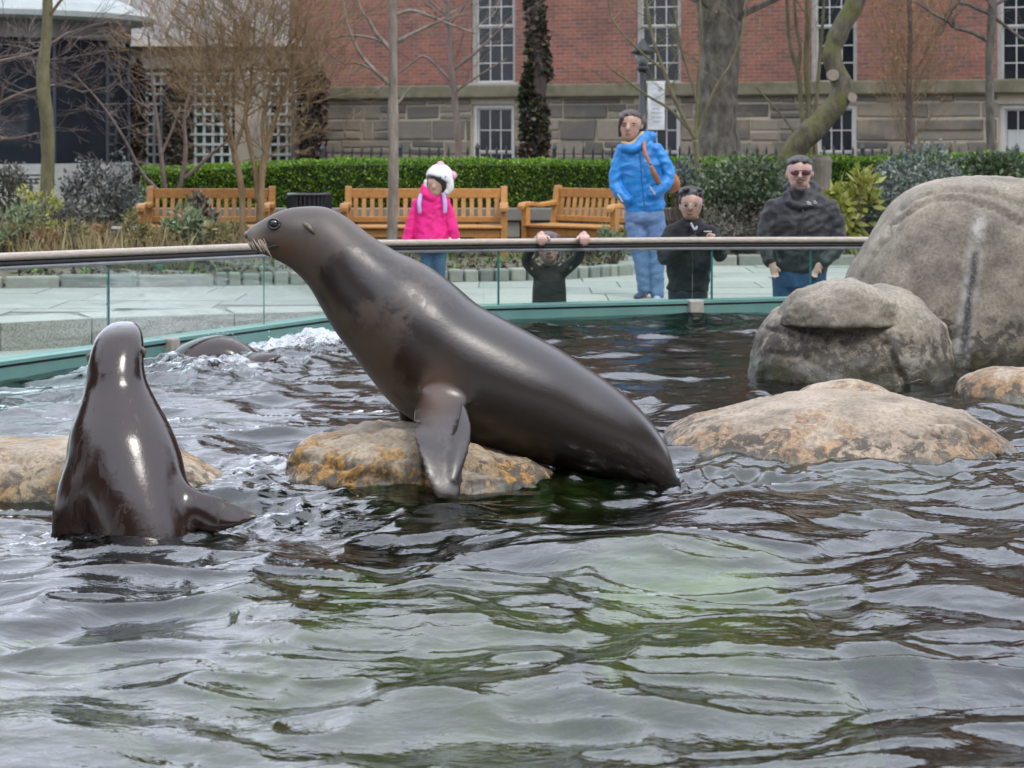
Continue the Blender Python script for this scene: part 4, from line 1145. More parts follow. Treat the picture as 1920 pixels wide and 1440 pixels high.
# ------------------------------------------------------------------ planting beds with cobble edging
m_soil = mat('mulch', (0.10, 0.075, 0.05), (0.24, 0.18, 0.125), 9, 0.95, 0.7, 40, .02)
bed_front = [(-460, 19.2), (0, 19.45), (300, 19.72), (600, 20.0), (960, 20.45), (1100, 20.85), (1172, 21.3)]
bf = [(xp(px, Y), Y) for px, Y in bed_front]
def bed_edge(x): return float(np.interp(x, [p[0] for p in bf], [p[1] for p in bf]))
vs = []; nxb, nyb = 70, 26
xb = np.linspace(bf[0][0], bf[-1][0], nxb)
for i in range(nxb):
    y0 = bed_edge(xb[i]) + .12
    for j in range(nyb):
        yy = y0 + (23.2 - y0) * j / (nyb - 1)
        e = min(j / 3, (nxb - 1 - i) / 3, 1)
        vs.append((xb[i], yy, DECK_Z + .05 + .10 * e * .7 + .04 * mnoise.fractal(Vector((xb[i] * 2, yy * 2, 0)), 1, 2, 3)))
fs = [(i * nyb + j, (i + 1) * nyb + j, (i + 1) * nyb + j + 1, i * nyb + j + 1) for i in range(nxb - 1) for j in range(nyb - 1)]
tag(link_mesh('planting_bed', fast_mesh('planting_bed', vs, fs), m_soil), kind='structure')
vs = [];
for i in range(40):
    for j in range(10):
        xx = 2.05 + (8 - 2.05) * i / 39; yy = 22.95 + 1.7 * j / 9
        vs.append((xx, yy, DECK_Z + .08 + .04 * mnoise.fractal(Vector((xx * 2, yy * 2, 3)), 1, 2, 3)))
fs = [(i * 10 + j, (i + 1) * 10 + j, (i + 1) * 10 + j + 1, i * 10 + j + 1) for i in range(39) for j in range(9)]
tag(link_mesh('planting_bed', fast_mesh('planting_bed', vs, fs), m_soil), kind='structure')
m_cob = mat_piece('cobble', (0.20, 0.21, 0.19), (0.38, 0.36, 0.31), 0.85, 16, 0.4)
def edging(name, label, line, sizes, seed):
    root = empty(name, (line[0][0], line[0][1], DECK_Z), label, 'edging', 'stone edgings of the beds')
    rr = random.Random(seed); pos = 0.0
    L = [0]
    for p, q in zip(line[:-1], line[1:]): L.append(L[-1] + math.hypot(q[0] - p[0], q[1] - p[1]))
    def pt(s): return np.array([np.interp(s, L, [p[0] for p in line]), np.interp(s, L, [p[1] for p in line])])
    while pos < L[-1]:
        w = rr.choice(sizes) if not callable(sizes) else sizes(pt(pos)[0], rr)
        a, c_ = pt(pos), pt(min(pos + w, L[-1])); m = (a + c_) / 2
        ang = math.atan2(c_[1] - a[1], c_[0] - a[0])
        MB().box((m[0], m[1] + rr.uniform(-.012, .012), DECK_Z + .045 + rr.uniform(-.008, .008)), (w - .02, .13, .13), ang + rr.uniform(-.05, .05)).build('cobble', m_cob, root, bevel=.018)
        pos += w
edging('stone_edging', 'grey cobble edging along the long flower bed in front of the benches', bf, lambda x, rr: rr.choice([.5, .7]) if x < xp(262, 19.7) else rr.choice([.125, .15, .17]), 5)
edging('stone_edging', 'short cobble return at the right end of the long flower bed', [bf[-1], (bf[-1][0] + .05, 23.0)], [.14, .17], 6)
edging('stone_edging', 'grey stone edging along the bed with the leafy shrubs', [(2.0, 24.4), (2.0, 22.9), (5.0, 22.8), (8.0, 22.7)], [.3, .36], 7)

# ------------------------------------------------------------------ benches
m_wood, t, bs = nm('bench_wood'); bs.inputs['Roughness'].default_value = 0.5
tc = t.nodes.new('ShaderNodeTexCoord'); oi = t.nodes.new('ShaderNodeObjectInfo')
mp = t.nodes.new('ShaderNodeMapping'); mp.inputs['Scale'].default_value = (3, 8, 3); t.links.new(tc.outputs['Object'], mp.inputs[0])
n = tex_noise(t, 6, 5, .6, mp.outputs[0], 1.2)
c = ramp(t, n, [(.3, (.40, .175, .038)), (.7, (.58, .29, .075))])
c = mixc(t, .8, c, mixc(t, oi.outputs['Random'], (.82, .8, .78), (1.1, 1.12, 1.15)), 'MULTIPLY')
t.links.new(c, bs.inputs['Base Color'])
def bench(label, loc, rz, W, nsl):
    root = empty('garden_bench', loc, label, 'bench', 'wooden garden benches', rz)
    hb, hs, dp = .82, .43, .50
    def bx(name, c, s, parent=root): return MB().box(c, s).build(name, m_wood, parent, local=True, bevel=.006)
    for sx in (-1, 1):
        x = sx * (W / 2 - .035)
        MB().rings([[(x - .035, dp / 2 - .03, 0), (x + .035, dp / 2 - .03, 0), (x + .035, dp / 2 + .04, 0), (x - .035, dp / 2 + .04, 0)],
                    [(x - .035, dp / 2 - .03, hs), (x + .035, dp / 2 - .03, hs), (x + .035, dp / 2 + .04, hs), (x - .035, dp / 2 + .04, hs)],
                    [(x - .035, dp / 2 + .05, hb + .03), (x + .035, dp / 2 + .05, hb + .03), (x + .035, dp / 2 + .11, hb + .03), (x - .035, dp / 2 + .11, hb + .03)]]).build('back_leg', m_wood, root, local=True, bevel=.006)
        bx('front_leg', (x, -dp / 2 + .03, .315), (.07, .07, .63))
        # shaped armrest
        prof = [(-dp / 2 - .06, .62), (-dp / 2 - .03, .655), (-dp / 2 + .08, .665), (0, .645), (dp / 2 - .05, .66), (dp / 2 + .02, .665)]
        b = MB(); b.rings([[(x - .045, y, z_ - .022), (x + .045, y, z_ - .022), (x + .045, y, z_ + .022), (x - .045, y, z_ + .022)] for y, z_ in prof]); b.build('armrest', m_wood, root, local=True, bevel=.008)
        bx('side_rail', (x, 0, hs - .08), (.04, dp - .06, .07))
    Li = W - .14
    MB().bar((-Li / 2, dp / 2 + .072, hb - .045), (Li / 2, dp / 2 + .072, hb - .045), .04, .10).build('top_rail', m_wood, root, local=True, bevel=.006)
    MB().bar((-Li / 2, dp / 2 + .018, hs + .07), (Li / 2, dp / 2 + .018, hs + .07), .04, .06).build('lower_rail', m_wood, root, local=True, bevel=.006)
    for k in range(nsl):
        x = -Li / 2 + Li * (k + .5) / nsl
        MB().bar((x, dp / 2 + .02, hs + .09), (x, dp / 2 + .068, hb - .085), Li / nsl * .52, .018).build('slat', m_wood, root, local=True)
    for k in range(5):
        bx('seat_slat', (0, -dp / 2 + .01 + k * .103, hs + .008), (W - .1, .083, .024))
    bx('apron', (0, -dp / 2 + .03, hs - .055), (Li, .03, .085))
    bx('apron', (0, dp / 2, hs - .05), (Li, .03, .07))
    for sx in (-1, 1):
        MB().rings([[(sx * Li / 2, -dp / 2 + .018, hs - .30), (sx * Li / 2, -dp / 2 + .042, hs - .30), (sx * (Li / 2 - .02), -dp / 2 + .042, hs - .10), (sx * (Li / 2 - .02), -dp / 2 + .018, hs - .10)],
                    [(sx * (Li / 2 - .01), -dp / 2 + .018, hs - .27), (sx * (Li / 2 - .01), -dp / 2 + .042, hs - .27), (sx * (Li / 2 - .28), -dp / 2 + .042, hs - .0985), (sx * (Li / 2 - .28), -dp / 2 + .018, hs - .0985)]]).build('brace', m_wood, root, local=True)
    return root
bench('orange wooden slat bench half hidden by dry bed plants, beside the black bin', (xp(388, 22.3), 22.3, DECK_Z), 0, 1.36, 15)
bench('orange wooden slat bench standing squarely behind the child in pink', (xp(797, 22.3), 22.3, DECK_Z), 0, 1.72, 18)
bench('orange wooden slat bench turned at an angle behind the woman in blue', (xp(1092, 22.4), 22.4, DECK_Z), R(-40), 1.25, 13)

# ------------------------------------------------------------------ bin, lamp, banner, small garden fittings
b0 = empty('litter_bin', (xp(580, 23.4), 23.4, DECK_Z), 'round black slatted litter bin between two benches', 'bin')
def bring(r_, z, n=28): return [(xp(580, 23.4) + r_ * math.cos(2 * math.pi * k / n), 23.4 + r_ * math.sin(2 * math.pi * k / n), z) for k in range(n)]
zt = zp(362, 23.4)
m_bin = mat('bin_black', (0.008, 0.010, 0.014), (0.016, 0.018, 0.022), 20, 0.35)
MB().rings([bring(.20, DECK_Z), bring(.21, zt - .08), bring(.22, zt - .02)]).build('body', m_bin, b0)
MB().rings([bring(.245, zt - .035), bring(.25, zt - .01), bring(.235, zt), bring(.17, zt), bring(.17, zt - .05)], cap=False).build('rim', m_bin, b0)
for k in range(30):
    a = 2 * math.pi * k / 30
    MB().bar((xp(580, 23.4) + .225 * math.cos(a), 23.4 + .225 * math.sin(a), DECK_Z + .06), (xp(580, 23.4) + .235 * math.cos(a), 23.4 + .235 * math.sin(a), zt - .03), .024, .012).build('slat', mat('bin_slat', (0.018, 0.022, 0.030), (0.03, 0.035, 0.045), 20, .35), b0)

YLp = 27.0
lp = empty('street_lamp', (xp(1205, YLp), YLp, DECK_Z), 'black lamp post with a round lantern, beside the white banner', 'lamp')
lx = xp(1205, YLp)
MB().tube([(lx, YLp, DECK_Z), (lx, YLp, .0), (lx, YLp, .05), (lx, YLp, zp(135, YLp))], [.075, .07, .05, .042], 12).build('post', m_iron, lp, smooth=True)
MB().tube([(lx, YLp, zp(137, YLp)), (lx, YLp, zp(128, YLp)), (lx, YLp, zp(122, YLp))], [.04, .085, .05], 12).build('lantern_base', m_iron, lp, smooth=True)
MB().tube([(lx, YLp, zp(122, YLp)), (lx, YLp, zp(110, YLp)), (lx, YLp, zp(100, YLp))], [.055, .095, .10], 14).build('lantern_glass', mat('lamp_glass', (0.30, 0.33, 0.34), (0.4, 0.42, 0.43), 8, .12), lp, smooth=True)
MB().tube([(lx, YLp, zp(101, YLp)), (lx, YLp, zp(92, YLp)), (lx, YLp, zp(80, YLp)), (lx, YLp, zp(72, YLp))], [.15, .13, .05, .012], 14).build('lantern_cap', m_iron, lp, smooth=True)
MB().tube([(lx, YLp - .02, zp(150, YLp)), (lx + .30, YLp - .02, zp(150, YLp))], .012, 6).build('banner_arm', m_iron, lp)
MB().tube([(lx, YLp - .02, zp(245, YLp)), (lx + .30, YLp - .02, zp(245, YLp))], .012, 6).build('banner_arm', m_iron, lp)
bn = empty('banner', (xp(1229, YLp), YLp - .02, zp(245, YLp)), 'narrow white banner with faint print hanging from the lamp post', 'banner')
m_ban = mat('banner_cloth', (0.74, 0.75, 0.77), (0.80, 0.81, 0.82), 6, .7)
bx0, bx1 = xp(1214, YLp), xp(1246, YLp)
rings_ = []
for k in range(13):
    zz = zp(152, YLp) + (zp(243, YLp) - zp(152, YLp)) * k / 12; q = .012 * math.sin(k * .7)
    rings_.append([(bx0, YLp - .025 + q, zz), (bx1, YLp - .025 - q, zz), (bx1, YLp - .019 - q, zz), (bx0, YLp - .019 + q, zz)])
MB().rings(rings_).build('cloth', m_ban, bn)
m_ink = mat('banner_ink', (0.52, 0.54, 0.56), (0.6, 0.62, 0.63), 30, .7)
for k in range(7):
    zz = zp(178 + k * 8.2, YLp); MB().box(((bx0 + bx1) / 2, YLp - .040, zz), ((bx1 - bx0) * (.62 if k % 3 else .45), .002, .012)).build('print_line', m_ink, bn)
MB().box((xp(1238, YLp), YLp - .040, zp(166, YLp)), (.03, .002, .05)).build('print_mark', mat('banner_green', (0.35, 0.55, 0.38), None, rough=.7), bn)

MB_ = MB().box((xp(240, 21.6), 21.6, zp(427, 21.6)), (.33, .05, .022))
pl = empty('plank_stand', (xp(240, 21.6), 21.6, DECK_Z), 'short white plank on two stakes among the dry bed plants', 'plank')
MB_.build('plank', mat('white_plank', (0.62, 0.6, 0.56), (0.7, 0.68, 0.64), 20, .6), pl)
for dx in (-.12, .12): MB().box((xp(240, 21.6) + dx, 21.6, (zp(429, 21.6) + DECK_Z) / 2), (.02, .02, zp(429, 21.6) - DECK_Z)).build('stake', m_twig, pl)
gl_ = empty('garden_light', (xp(298, 20.2), 20.2, DECK_Z), 'small teal spike light in the bed edge behind the glass', 'light')
MB().tube([(xp(298, 20.2), 20.2, DECK_Z + .05), (xp(298, 20.2), 20.2, zp(512, 20.2))], .015, 6).build('spike', m_teal, gl_)
MB().tube([(xp(298, 20.2), 20.2, zp(512, 20.2)), (xp(298, 20.2), 20.2, zp(496, 20.2))], [.03, .042], 10).build('lamp_head', m_teal, gl_)
sp_ = MB(); Yq = 24.75
sp_.tube([P(1540, 392, Yq), P(1540, 345, Yq), P(1541, 300, Yq), P(1542, 292, Yq)], [.13, .115, .118, .10], 14)
tag(sp_.build('tree_stump', mat('stump_wood', (0.16, 0.14, 0.11), (0.26, 0.235, 0.19), 8, .9, .4), smooth=False), 'grey sawn tree stump beside the mossy leaning tree', 'stump')

# ------------------------------------------------------------------ bare trees
def bark(name, c1, c2, moss=None, scale=9):
    m, t, b = nm(name); b.inputs['Roughness'].default_value = .9
    pos = geo(t).outputs['Position']
    mp = t.nodes.new('ShaderNodeMapping'); mp.inputs['Scale'].default_value = (1, 1, .35); t.links.new(pos, mp.inputs[0])
    n = tex_noise(t, scale, 6, .65, mp.outputs[0]); c = ramp(t, n, [(.3, c1), (.7, c2)])
    if moss is not None:
        n2 = tex_noise(t, 3.0, 5, .6, pos); c = mixc(t, sstep(t, n2, .44, .62, 0, .75), c, moss)
    t.links.new(c, b.inputs['Base Color']); bump(t, b, n, .9, .05)
    return m
bk_pale = bark('bark_pale', (.13, .105, .08), (.36, .31, .25))
bk_grey = bark('bark_grey', (.03, .027, .02), (.21, .19, .15), scale=11)
bk_olive = bark('bark_olive', (.085, .08, .035), (.21, .19, .10))
bk_moss = bark('bark_moss', (.035, .03, .02), (.17, .145, .10), (.125, .13, .028), 16)
bk_orange = bark('bark_orange', (.27, .14, .06), (.36, .21, .10))
bk_tan = bark('bark_tan', (.15, .095, .045), (.36, .25, .13))
bk_brown = bark('bark_brown', (.08, .06, .05), (.15, .11, .09))
bk_pink = bark('bark_pinkish', (.13, .10, .085), (.24, .18, .155))
bk_dead = bark('bark_dark', (.04, .032, .026), (.09, .07, .055))

def grow(mb, rr, p, d, L, r, lvl, spread, tips, trop=0.15, nseg=4, kids=3, rmin=.0019):
    r = max(r, rmin); pts = [p.copy()]; rad = [r]; d = d.normalized()
    for k in range(nseg):
        d = (d + Vector((rr.gauss(0, .13), rr.gauss(0, .13), rr.gauss(0, .10) + trop * .25))).normalized()
        p = p + d * (L / nseg); pts.append(p.copy()); rad.append(max(rmin * .8, r * (1 - .55 * (k + 1) / nseg)))
    mb.tube(pts, rad, 5 if r > .012 else (4 if r > .006 else 3), cap=False)
    tips.append(p)
    if lvl <= 0: return
    for k in range(kids):
        f_ = rr.uniform(.35, 1.0) if k else 1.0
        i = min(int(f_ * nseg), nseg - 1); q = pts[i].lerp(pts[i + 1], f_ * nseg - i)
        dd = (pts[i + 1] - pts[i]).normalized()
        ax = Vector((rr.gauss(0, 1), rr.gauss(0, 1), rr.gauss(0, .6))); ax = (ax - dd * ax.dot(dd)).normalized()
        a = spread * rr.uniform(.5, 1.2) * (.5 if k == 0 else 1)
        nd = (dd * math.cos(a) + ax * math.sin(a) + Vector((0, 0, trop))).normalized()
        grow(mb, rr, q, nd, L * rr.uniform(.55, .85), rad[i] * rr.uniform(.5, .72), lvl - 1, spread, tips, trop, nseg, kids)

def tree(label, Y, stems, mt, twig_mt, seed, twigs=(), group='bare trees in the garden', name='bare_tree', buds=None, bud_n=0, bud_s=.02):
    """stems: list of [(px, py, r_px[, dY])]; twigs: (stem index, t0, t1, count, length_m, radius_m, levels, spread, trop, updir)"""
    rr = random.Random(seed)
    sp = []
    for s in stems:
        w = [list(P(q[0], q[1], Y + (q[3] if len(q) > 3 else 0))) + [q[2] * Y / F] for q in s]
        sp.append(catmull(w, 10 if max(q[2] for q in s) * Y / F > .1 else 6))
    x0, y0, z0 = sp[0][0][:3]
    root = empty(name, (x0, y0, max(z0, DECK_Z)), label, 'tree', group)
    mb = MB()
    for s in sp:
        rs = [max(.003, q[3] * (1 + .10 * mnoise.noise(Vector((q[0] * 9, q[1], q[2] * 7))))) for q in s]
        v0 = len(mb.v); ns = 18 if max(rs) > .1 else (12 if max(rs) > .04 else 7)
        mb.tube([q[:3] for q in s], rs, ns)
        if max(rs) > .04:
            for vi in range(v0, len(mb.v)):
                ri = min((vi - v0) // ns, len(s) - 1); vv = Vector(mb.v[vi]); cc = Vector(s[ri][:3])
                mb.v[vi] = tuple(cc + (vv - cc) * (1 + .16 * mnoise.fractal(Vector((vv.x * 4, vv.y * 4, vv.z * 1.6)), .8, 2, 3)))
    mb.build('trunk', mt, root, smooth=True)
    tw = MB(); tips = []
    for (si, t0, t1, cnt, L, r_, lv, spread, trop, up) in twigs:
        s = sp[si]
        for k in range(cnt):
            f_ = t0 + (t1 - t0) * (k + rr.random()) / cnt
            i = min(int(f_ * (len(s) - 1)), len(s) - 2)
            q = Vector(s[i][:3]).lerp(Vector(s[i + 1][:3]), f_ * (len(s) - 1) - i)
            a = rr.uniform(0, 2 * math.pi)
            d = Vector((math.cos(a), math.sin(a) * .8, up)).normalized()
            grow(tw, rr, q, d, L * rr.uniform(.7, 1.25), min(r_, s[i][3] * .7), lv, spread, tips, trop)
    if tw.v: tw.build('branches', twig_mt, root)
    if buds is not None and tips:
        ids = [rr.choice(tips) for k in range(bud_n)]
        leaves('buds', buds, root, [list(q + Vector((rr.gauss(0, .02), rr.gauss(0, .02), rr.gauss(0, .03)))) for q in ids], bud_s, seed=seed)
    return root

tree('thick olive green trunk in front of the round glass pavilion', 22.6, [[(88, 480, 14), (88, 380, 13), (90, 250, 12.5), (80, 140, 12), (88, 60, 10.5), (90, -60, 9.5), (93, -260, 8), (96, -420, 5)]], bk_olive, bk_tan, 1, [(0, .6, 1, 7, .9, .02, 3, .6, .2, .7)])
tree('pinkish twiggy tree reaching across the pavilion glass', 23.4, [[(-160, 470, 13), (-130, 300, 11), (-110, 150, 9), (-80, 0, 7), (-60, -180, 5)], [(-125, 260, 6), (-40, 215, 4.5), (40, 175, 3.2), (110, 160, 2.2), (160, 175, 1.5)], [(-110, 130, 6), (-30, 120, 4.2), (60, 100, 3), (130, 60, 2)], [(-125, 240, 5), (-60, 230, 4), (10, 260, 3), (70, 250, 2)]], bk_pink, bk_pink, 2,
     [(1, .2, 1, 14, .36, .007, 3, .5, .05, .1), (2, .2, 1, 14, .38, .007, 3, .5, .05, .1), (3, .2, 1, 12, .34, .006, 3, .5, .05, .1), (0, .4, 1, 8, .8, .015, 3, .6, .1, .4)])
tree('many stemmed small tree behind the left end of the half hidden bench', 23.3, [[(312, 372, 5), (306, 330, 4.6), (300, 270, 4), (292, 210, 3.2), (285, 150, 2.6), (278, 60, 2)], [(330, 372, 5), (342, 330, 4.4), (348, 280, 4), (346, 215, 3.2), (360, 150, 2.4), (366, 60, 1.8)], [(345, 335, 4), (372, 312, 3.6), (400, 285, 2.8), (430, 262, 2)], [(300, 362, 4), (285, 345, 3.6), (265, 322, 3), (230, 255, 2.4), (190, 195, 1.8), (140, 140, 1.2)], [(302, 290, 3.4), (320, 250, 2.8), (338, 200, 2)]], bk_pink, bk_pink, 3,
     [(0, .4, 1, 10, .45, .006, 2, .5, .15, .5), (1, .4, 1, 10, .45, .006, 2, .5, .15, .5), (3, .4, 1, 14, .34, .006, 2, .5, .05, .2), (2, .4, 1, 5, .3, .005, 2, .5, .1, .4)])
tree('tan multi stemmed tree with a dense haze of twigs in front of the lattice', 21.2,
     [[(452, 470, 6), (455, 420, 6), (452, 350, 6), (440, 290, 6), (428, 240, 5), (412, 190, 4), (398, 140, 3), (385, 70, 2.2)], [(486, 460, 8), (488, 400, 8), (490, 340, 7), (496, 300, 6.5), (510, 240, 5), (528, 190, 4), (545, 130, 3), (560, 60, 2)], [(484, 380, 6), (478, 320, 5), (468, 270, 4.5), (460, 220, 4), (470, 160, 3.2), (476, 80, 2.4), (480, 0, 1.8)], [(440, 280, 4), (455, 235, 3.6), (462, 180, 3), (450, 120, 2.4), (440, 40, 1.8)], [(498, 290, 4.5), (492, 230, 3.6), (505, 170, 3), (510, 90, 2.2), (515, 10, 1.6)]], bk_tan, bk_tan, 4,
     [(0, .38, 1, 24, .42, .0075, 4, .55, .12, .5), (1, .38, 1, 24, .42, .0075, 4, .55, .12, .5), (2, .4, 1, 24, .42, .0075, 4, .55, .12, .5), (3, .3, 1, 20, .4, .007, 4, .55, .12, .5), (4, .3, 1, 20, .4, .007, 4, .55, .12, .5)])
tree('slender pale barked tree standing in front of the middle of the square bench', 21.3, [[(734, 490, 10.5), (736, 400, 10), (738, 300, 9.5), (737, 200, 9), (738, 100, 8.5), (736, 0, 8), (740, -150, 6), (738, -300, 3)],
     [(736, 162, 5), (700, 130, 4), (672, 95, 3.4), (650, 40, 2.6), (640, -20, 2)], [(737, 98, 5), (705, 62, 4), (690, 35, 3.2), (678, 20, 2.4), (660, -40, 1.6)], [(740, 80, 4.5), (790, 55, 3.6), (830, 36, 2.8), (850, 20, 1.8)], [(740, 28, 4.5), (772, 20, 3.6), (810, 32, 2.8), (850, 48, 2), (890, 62, 1.3)], [(736, 90, 4), (700, 72, 3), (650, 66, 2.4), (620, 70, 1.8), (606, 30, 1.2)], [(738, 200, 3.6), (752, 186, 2.8), (770, 162, 1.8)], [(700, 130, 3), (668, 118, 2.4), (645, 118, 2), (612, 95, 1.4), (604, 70, 1)]], bk_pale, bk_pale, 5,
     [(1, .5, 1, 4, .32, .006, 2, .5, .1, .5), (2, .5, 1, 4, .3, .006, 2, .5, .1, .5), (3, .5, 1, 4, .3, .006, 2, .5, .1, .3), (4, .5, 1, 4, .3, .006, 2, .5, .1, .3), (0, .75, 1, 10, .8, .014, 3, .5, .2, .6)])
tree('thin grey brown tree between the pale tree and the first window', 29.5, [[(862, 310, 7), (858, 240, 6.6), (852, 180, 6), (846, 110, 5.6), (842, 40, 5), (838, -40, 4.4), (846, -160, 3)], [(852, 160, 3.4), (800, 108, 2.8), (770, 120, 2), (700, 175, 1.4)], [(850, 130, 3.4), (890, 100, 2.8), (930, 62, 2), (960, 30, 1.4)], [(842, 45, 3.6), (870, 10, 2.6), (890, -40, 2)], [(840, 30, 3.4), (812, 8, 2.6), (790, -20, 2)], [(856, 170, 2.6), (900, 140, 2), (950, 110, 1.4)]], bk_pink, bk_pink, 6,
     [(0, .3, 1, 16, .7, .009, 2, .55, .1, .5), (1, .4, 1, 4, .5, .006, 2, .5, .1, .3), (2, .4, 1, 4, .5, .006, 2, .5, .1, .3)])
t_ivy = tree('upright trunk wrapped in green ivy beside the first sash window', 30.0, [[(1004, 330, 17), (1004, 260, 16.5), (1006, 190, 16), (1012, 130, 15.5), (1006, 60, 15), (1002, 0, 14), (1000, -120, 13), (995, -300, 9), (990, -480, 5)]], bk_dead, bk_grey, 7, [(0, .80, 1, 16, 2.2, .04, 4, .6, .12, .6)])
def ivy_on(root, path, n, size, mt, seed, Y):
    r2 = np.random.default_rng(seed); pts = np.array([[*P(a, c_, Y), r_ * Y / F] for a, c_, r_ in path]); f_ = r2.random(n) * (len(pts) - 1)
    i = f_.astype(int); q = pts[i] + (pts[np.minimum(i + 1, len(pts) - 1)] - pts[i]) * (f_ - i)[:, None]
    th = r2.uniform(0, 2 * np.pi, n); rad = q[:, 3] * (1 + np.abs(r2.normal(0, .12, n)))
    dirv = np.stack([np.cos(th), np.sin(th), 0 * th], 1)
    leaves('ivy', mt, root, q[:, :3] + dirv * rad[:, None], size, aspect=.8, outward=dirv * 1.2, seed=seed)
ivy_on(t_ivy, [(1003, 305, 19), (1003, 250, 20), (1002, 200, 17), (994, 165, 10), (996, 130, 5)], 1500, .085, lm_dead, 4, 30.0)
ivy_on(t_ivy, [(1000, 260, 18), (1000, 210, 20), (992, 170, 12), (994, 140, 6), (998, 60, 6)], 700, .08, lm_ivy, 5, 30.0)
ivy_on(t_ivy, [(1018, 150, 12), (1010, 90, 15), (1004, 40, 14), (1000, -40, 14)], 700, .085, lm_dead, 6, 30.0)
ivy_on(t_ivy, [(1018, 150, 10), (1016, 90, 8), (1008, 20, 8)], 240, .08, lm_ivy, 8, 30.0)
tree('very broad grey furrowed trunk near the second sash window', 31.0, [[(1345, 330, 46), (1344, 250, 40), (1345, 180, 37), (1350, 100, 36), (1348, 20, 38), (1340, -100, 34), (1330, -300, 26), (1320, -500, 16)], [(1362, 120, 14), (1378, 60, 12), (1384, 10, 11), (1395, -60, 9)], [(1335, 130, 12), (1322, 60, 11), (1314, 0, 9), (1300, -100, 8)]], bk_grey, bk_grey, 8, [(0, .52, 1, 22, 2.8, .06, 4, .62, .1, .45), (1, .5, 1, 3, 1, .02, 3, .5, .2, .6)])
tree('orange stemmed shrub tree with greenish branches behind the boy', 24.0, [[(1312, 420, 7), (1312, 370, 6.5), (1308, 310, 6.2), (1304, 262, 6)], [(1304, 262, 4.5), (1284, 225, 4.2), (1262, 180, 4), (1244, 130, 3.6), (1226, 80, 3.2), (1214, 20, 2.8), (1205, -60, 2)], [(1304, 262, 4.2), (1308, 200, 3.8), (1310, 140, 3.4), (1316, 80, 3), (1312, 0, 2.6), (1308, -80, 2)], [(1304, 265, 4), (1320, 215, 3.6), (1344, 160, 3), (1370, 120, 2.6), (1392, 60, 2), (1400, 0, 1.6)], [(1290, 240, 3.4), (1256, 205, 2.8), (1215, 180, 2.4), (1175, 150, 2), (1145, 130, 1.6)], [(1244, 130, 2.8), (1210, 105, 2.4), (1165, 60, 2), (1143, 20, 1.6), (1138, -40, 1.4)], [(1308, 200, 3), (1296, 150, 2.6), (1276, 90, 2.2), (1266, 20, 1.8)]], bk_olive, bk_olive, 9,
     [(1, .3, 1, 9, .4, .006, 2, .5, .15, .6), (2, .3, 1, 9, .4, .006, 2, .5, .15, .6), (3, .3, 1, 9, .4, .006, 2, .5, .15, .6), (4, .4, 1, 6, .3, .005, 2, .5, .1, .4), (5, .3, 1, 6, .35, .005, 2, .5, .1, .5), (6, .3, 1, 6, .35, .005, 2, .5, .15, .6)], buds=lm_bud, bud_n=60, bud_s=.03)
tr_ = tree('thick crooked mossy tree leaning behind the man', 24.4, [[(1476, 480, 23), (1476, 400, 22), (1476, 340, 20), (1480, 300, 21), (1500, 268, 22), (1535, 232, 22), (1566, 198, 21), (1578, 165, 18), (1566, 130, 17), (1560, 100, 17), (1576, 55, 18), (1600, 10, 18), (1628, -50, 17), (1650, -150, 14), (1660, -300, 9)]], bk_moss, bk_moss, 10, [(0, .78, 1, 16, 1.7, .035, 4, .6, .15, .6)])
for px, py, r_ in ((1561, 141, 11), (1592, 183, 9)):
    p = P(px, py, 24.4); p1 = p + Vector((.02 if px > 1580 else -.01, -.12, 0))
    MB().tube([p, p1], [r_ * 24.4 / F * 1.1, r_ * 24.4 / F], 12).build('branch_stub', mat('cut_wood', (.24, .19, .15), (.34, .28, .22), 14, .85), tr_)
tree('cluster of straight thin mossy stems rising behind the leaning tree', 25.6, [[(1512, 300, 5), (1506, 240, 5), (1500, 170, 4.6), (1494, 128, 4.6), (1480, 80, 4), (1476, 20, 3.6), (1474, -60, 3)], [(1496, 132, 4), (1500, 90, 3.4), (1492, 40, 3), (1488, -40, 2.6)], [(1520, 300, 6), (1516, 200, 5.6), (1512, 120, 5.2), (1514, 40, 5), (1512, -60, 4)], [(1530, 300, 4.4), (1528, 230, 4), (1534, 150, 3.6), (1538, 90, 3.2), (1544, 20, 2.6), (1546, -60, 2)], [(1490, 250, 2.6), (1470, 222, 2.2), (1440, 188, 1.8), (1415, 160, 1.4)]], bk_olive, bk_olive, 11, [(0, .5, 1, 4, .4, .006, 2, .5, .2, .8), (2, .5, 1, 4, .4, .006, 2, .5, .2, .8), (3, .4, 1, 5, .4, .006, 2, .5, .2, .8)])
tree('columnar tree full of fine orange brown twigs near the last windows', 30.0, [[(1706, 330, 8), (1706, 250, 7), (1704, 180, 6), (1706, 100, 5), (1706, 0, 4), (1704, -120, 2)]], bk_brown, bk_tan, 12,
     [(0, .1, .95, 60, .62, .009, 3, .42, .28, 1.1)], buds=lm_bud, bud_n=2600, bud_s=.04)
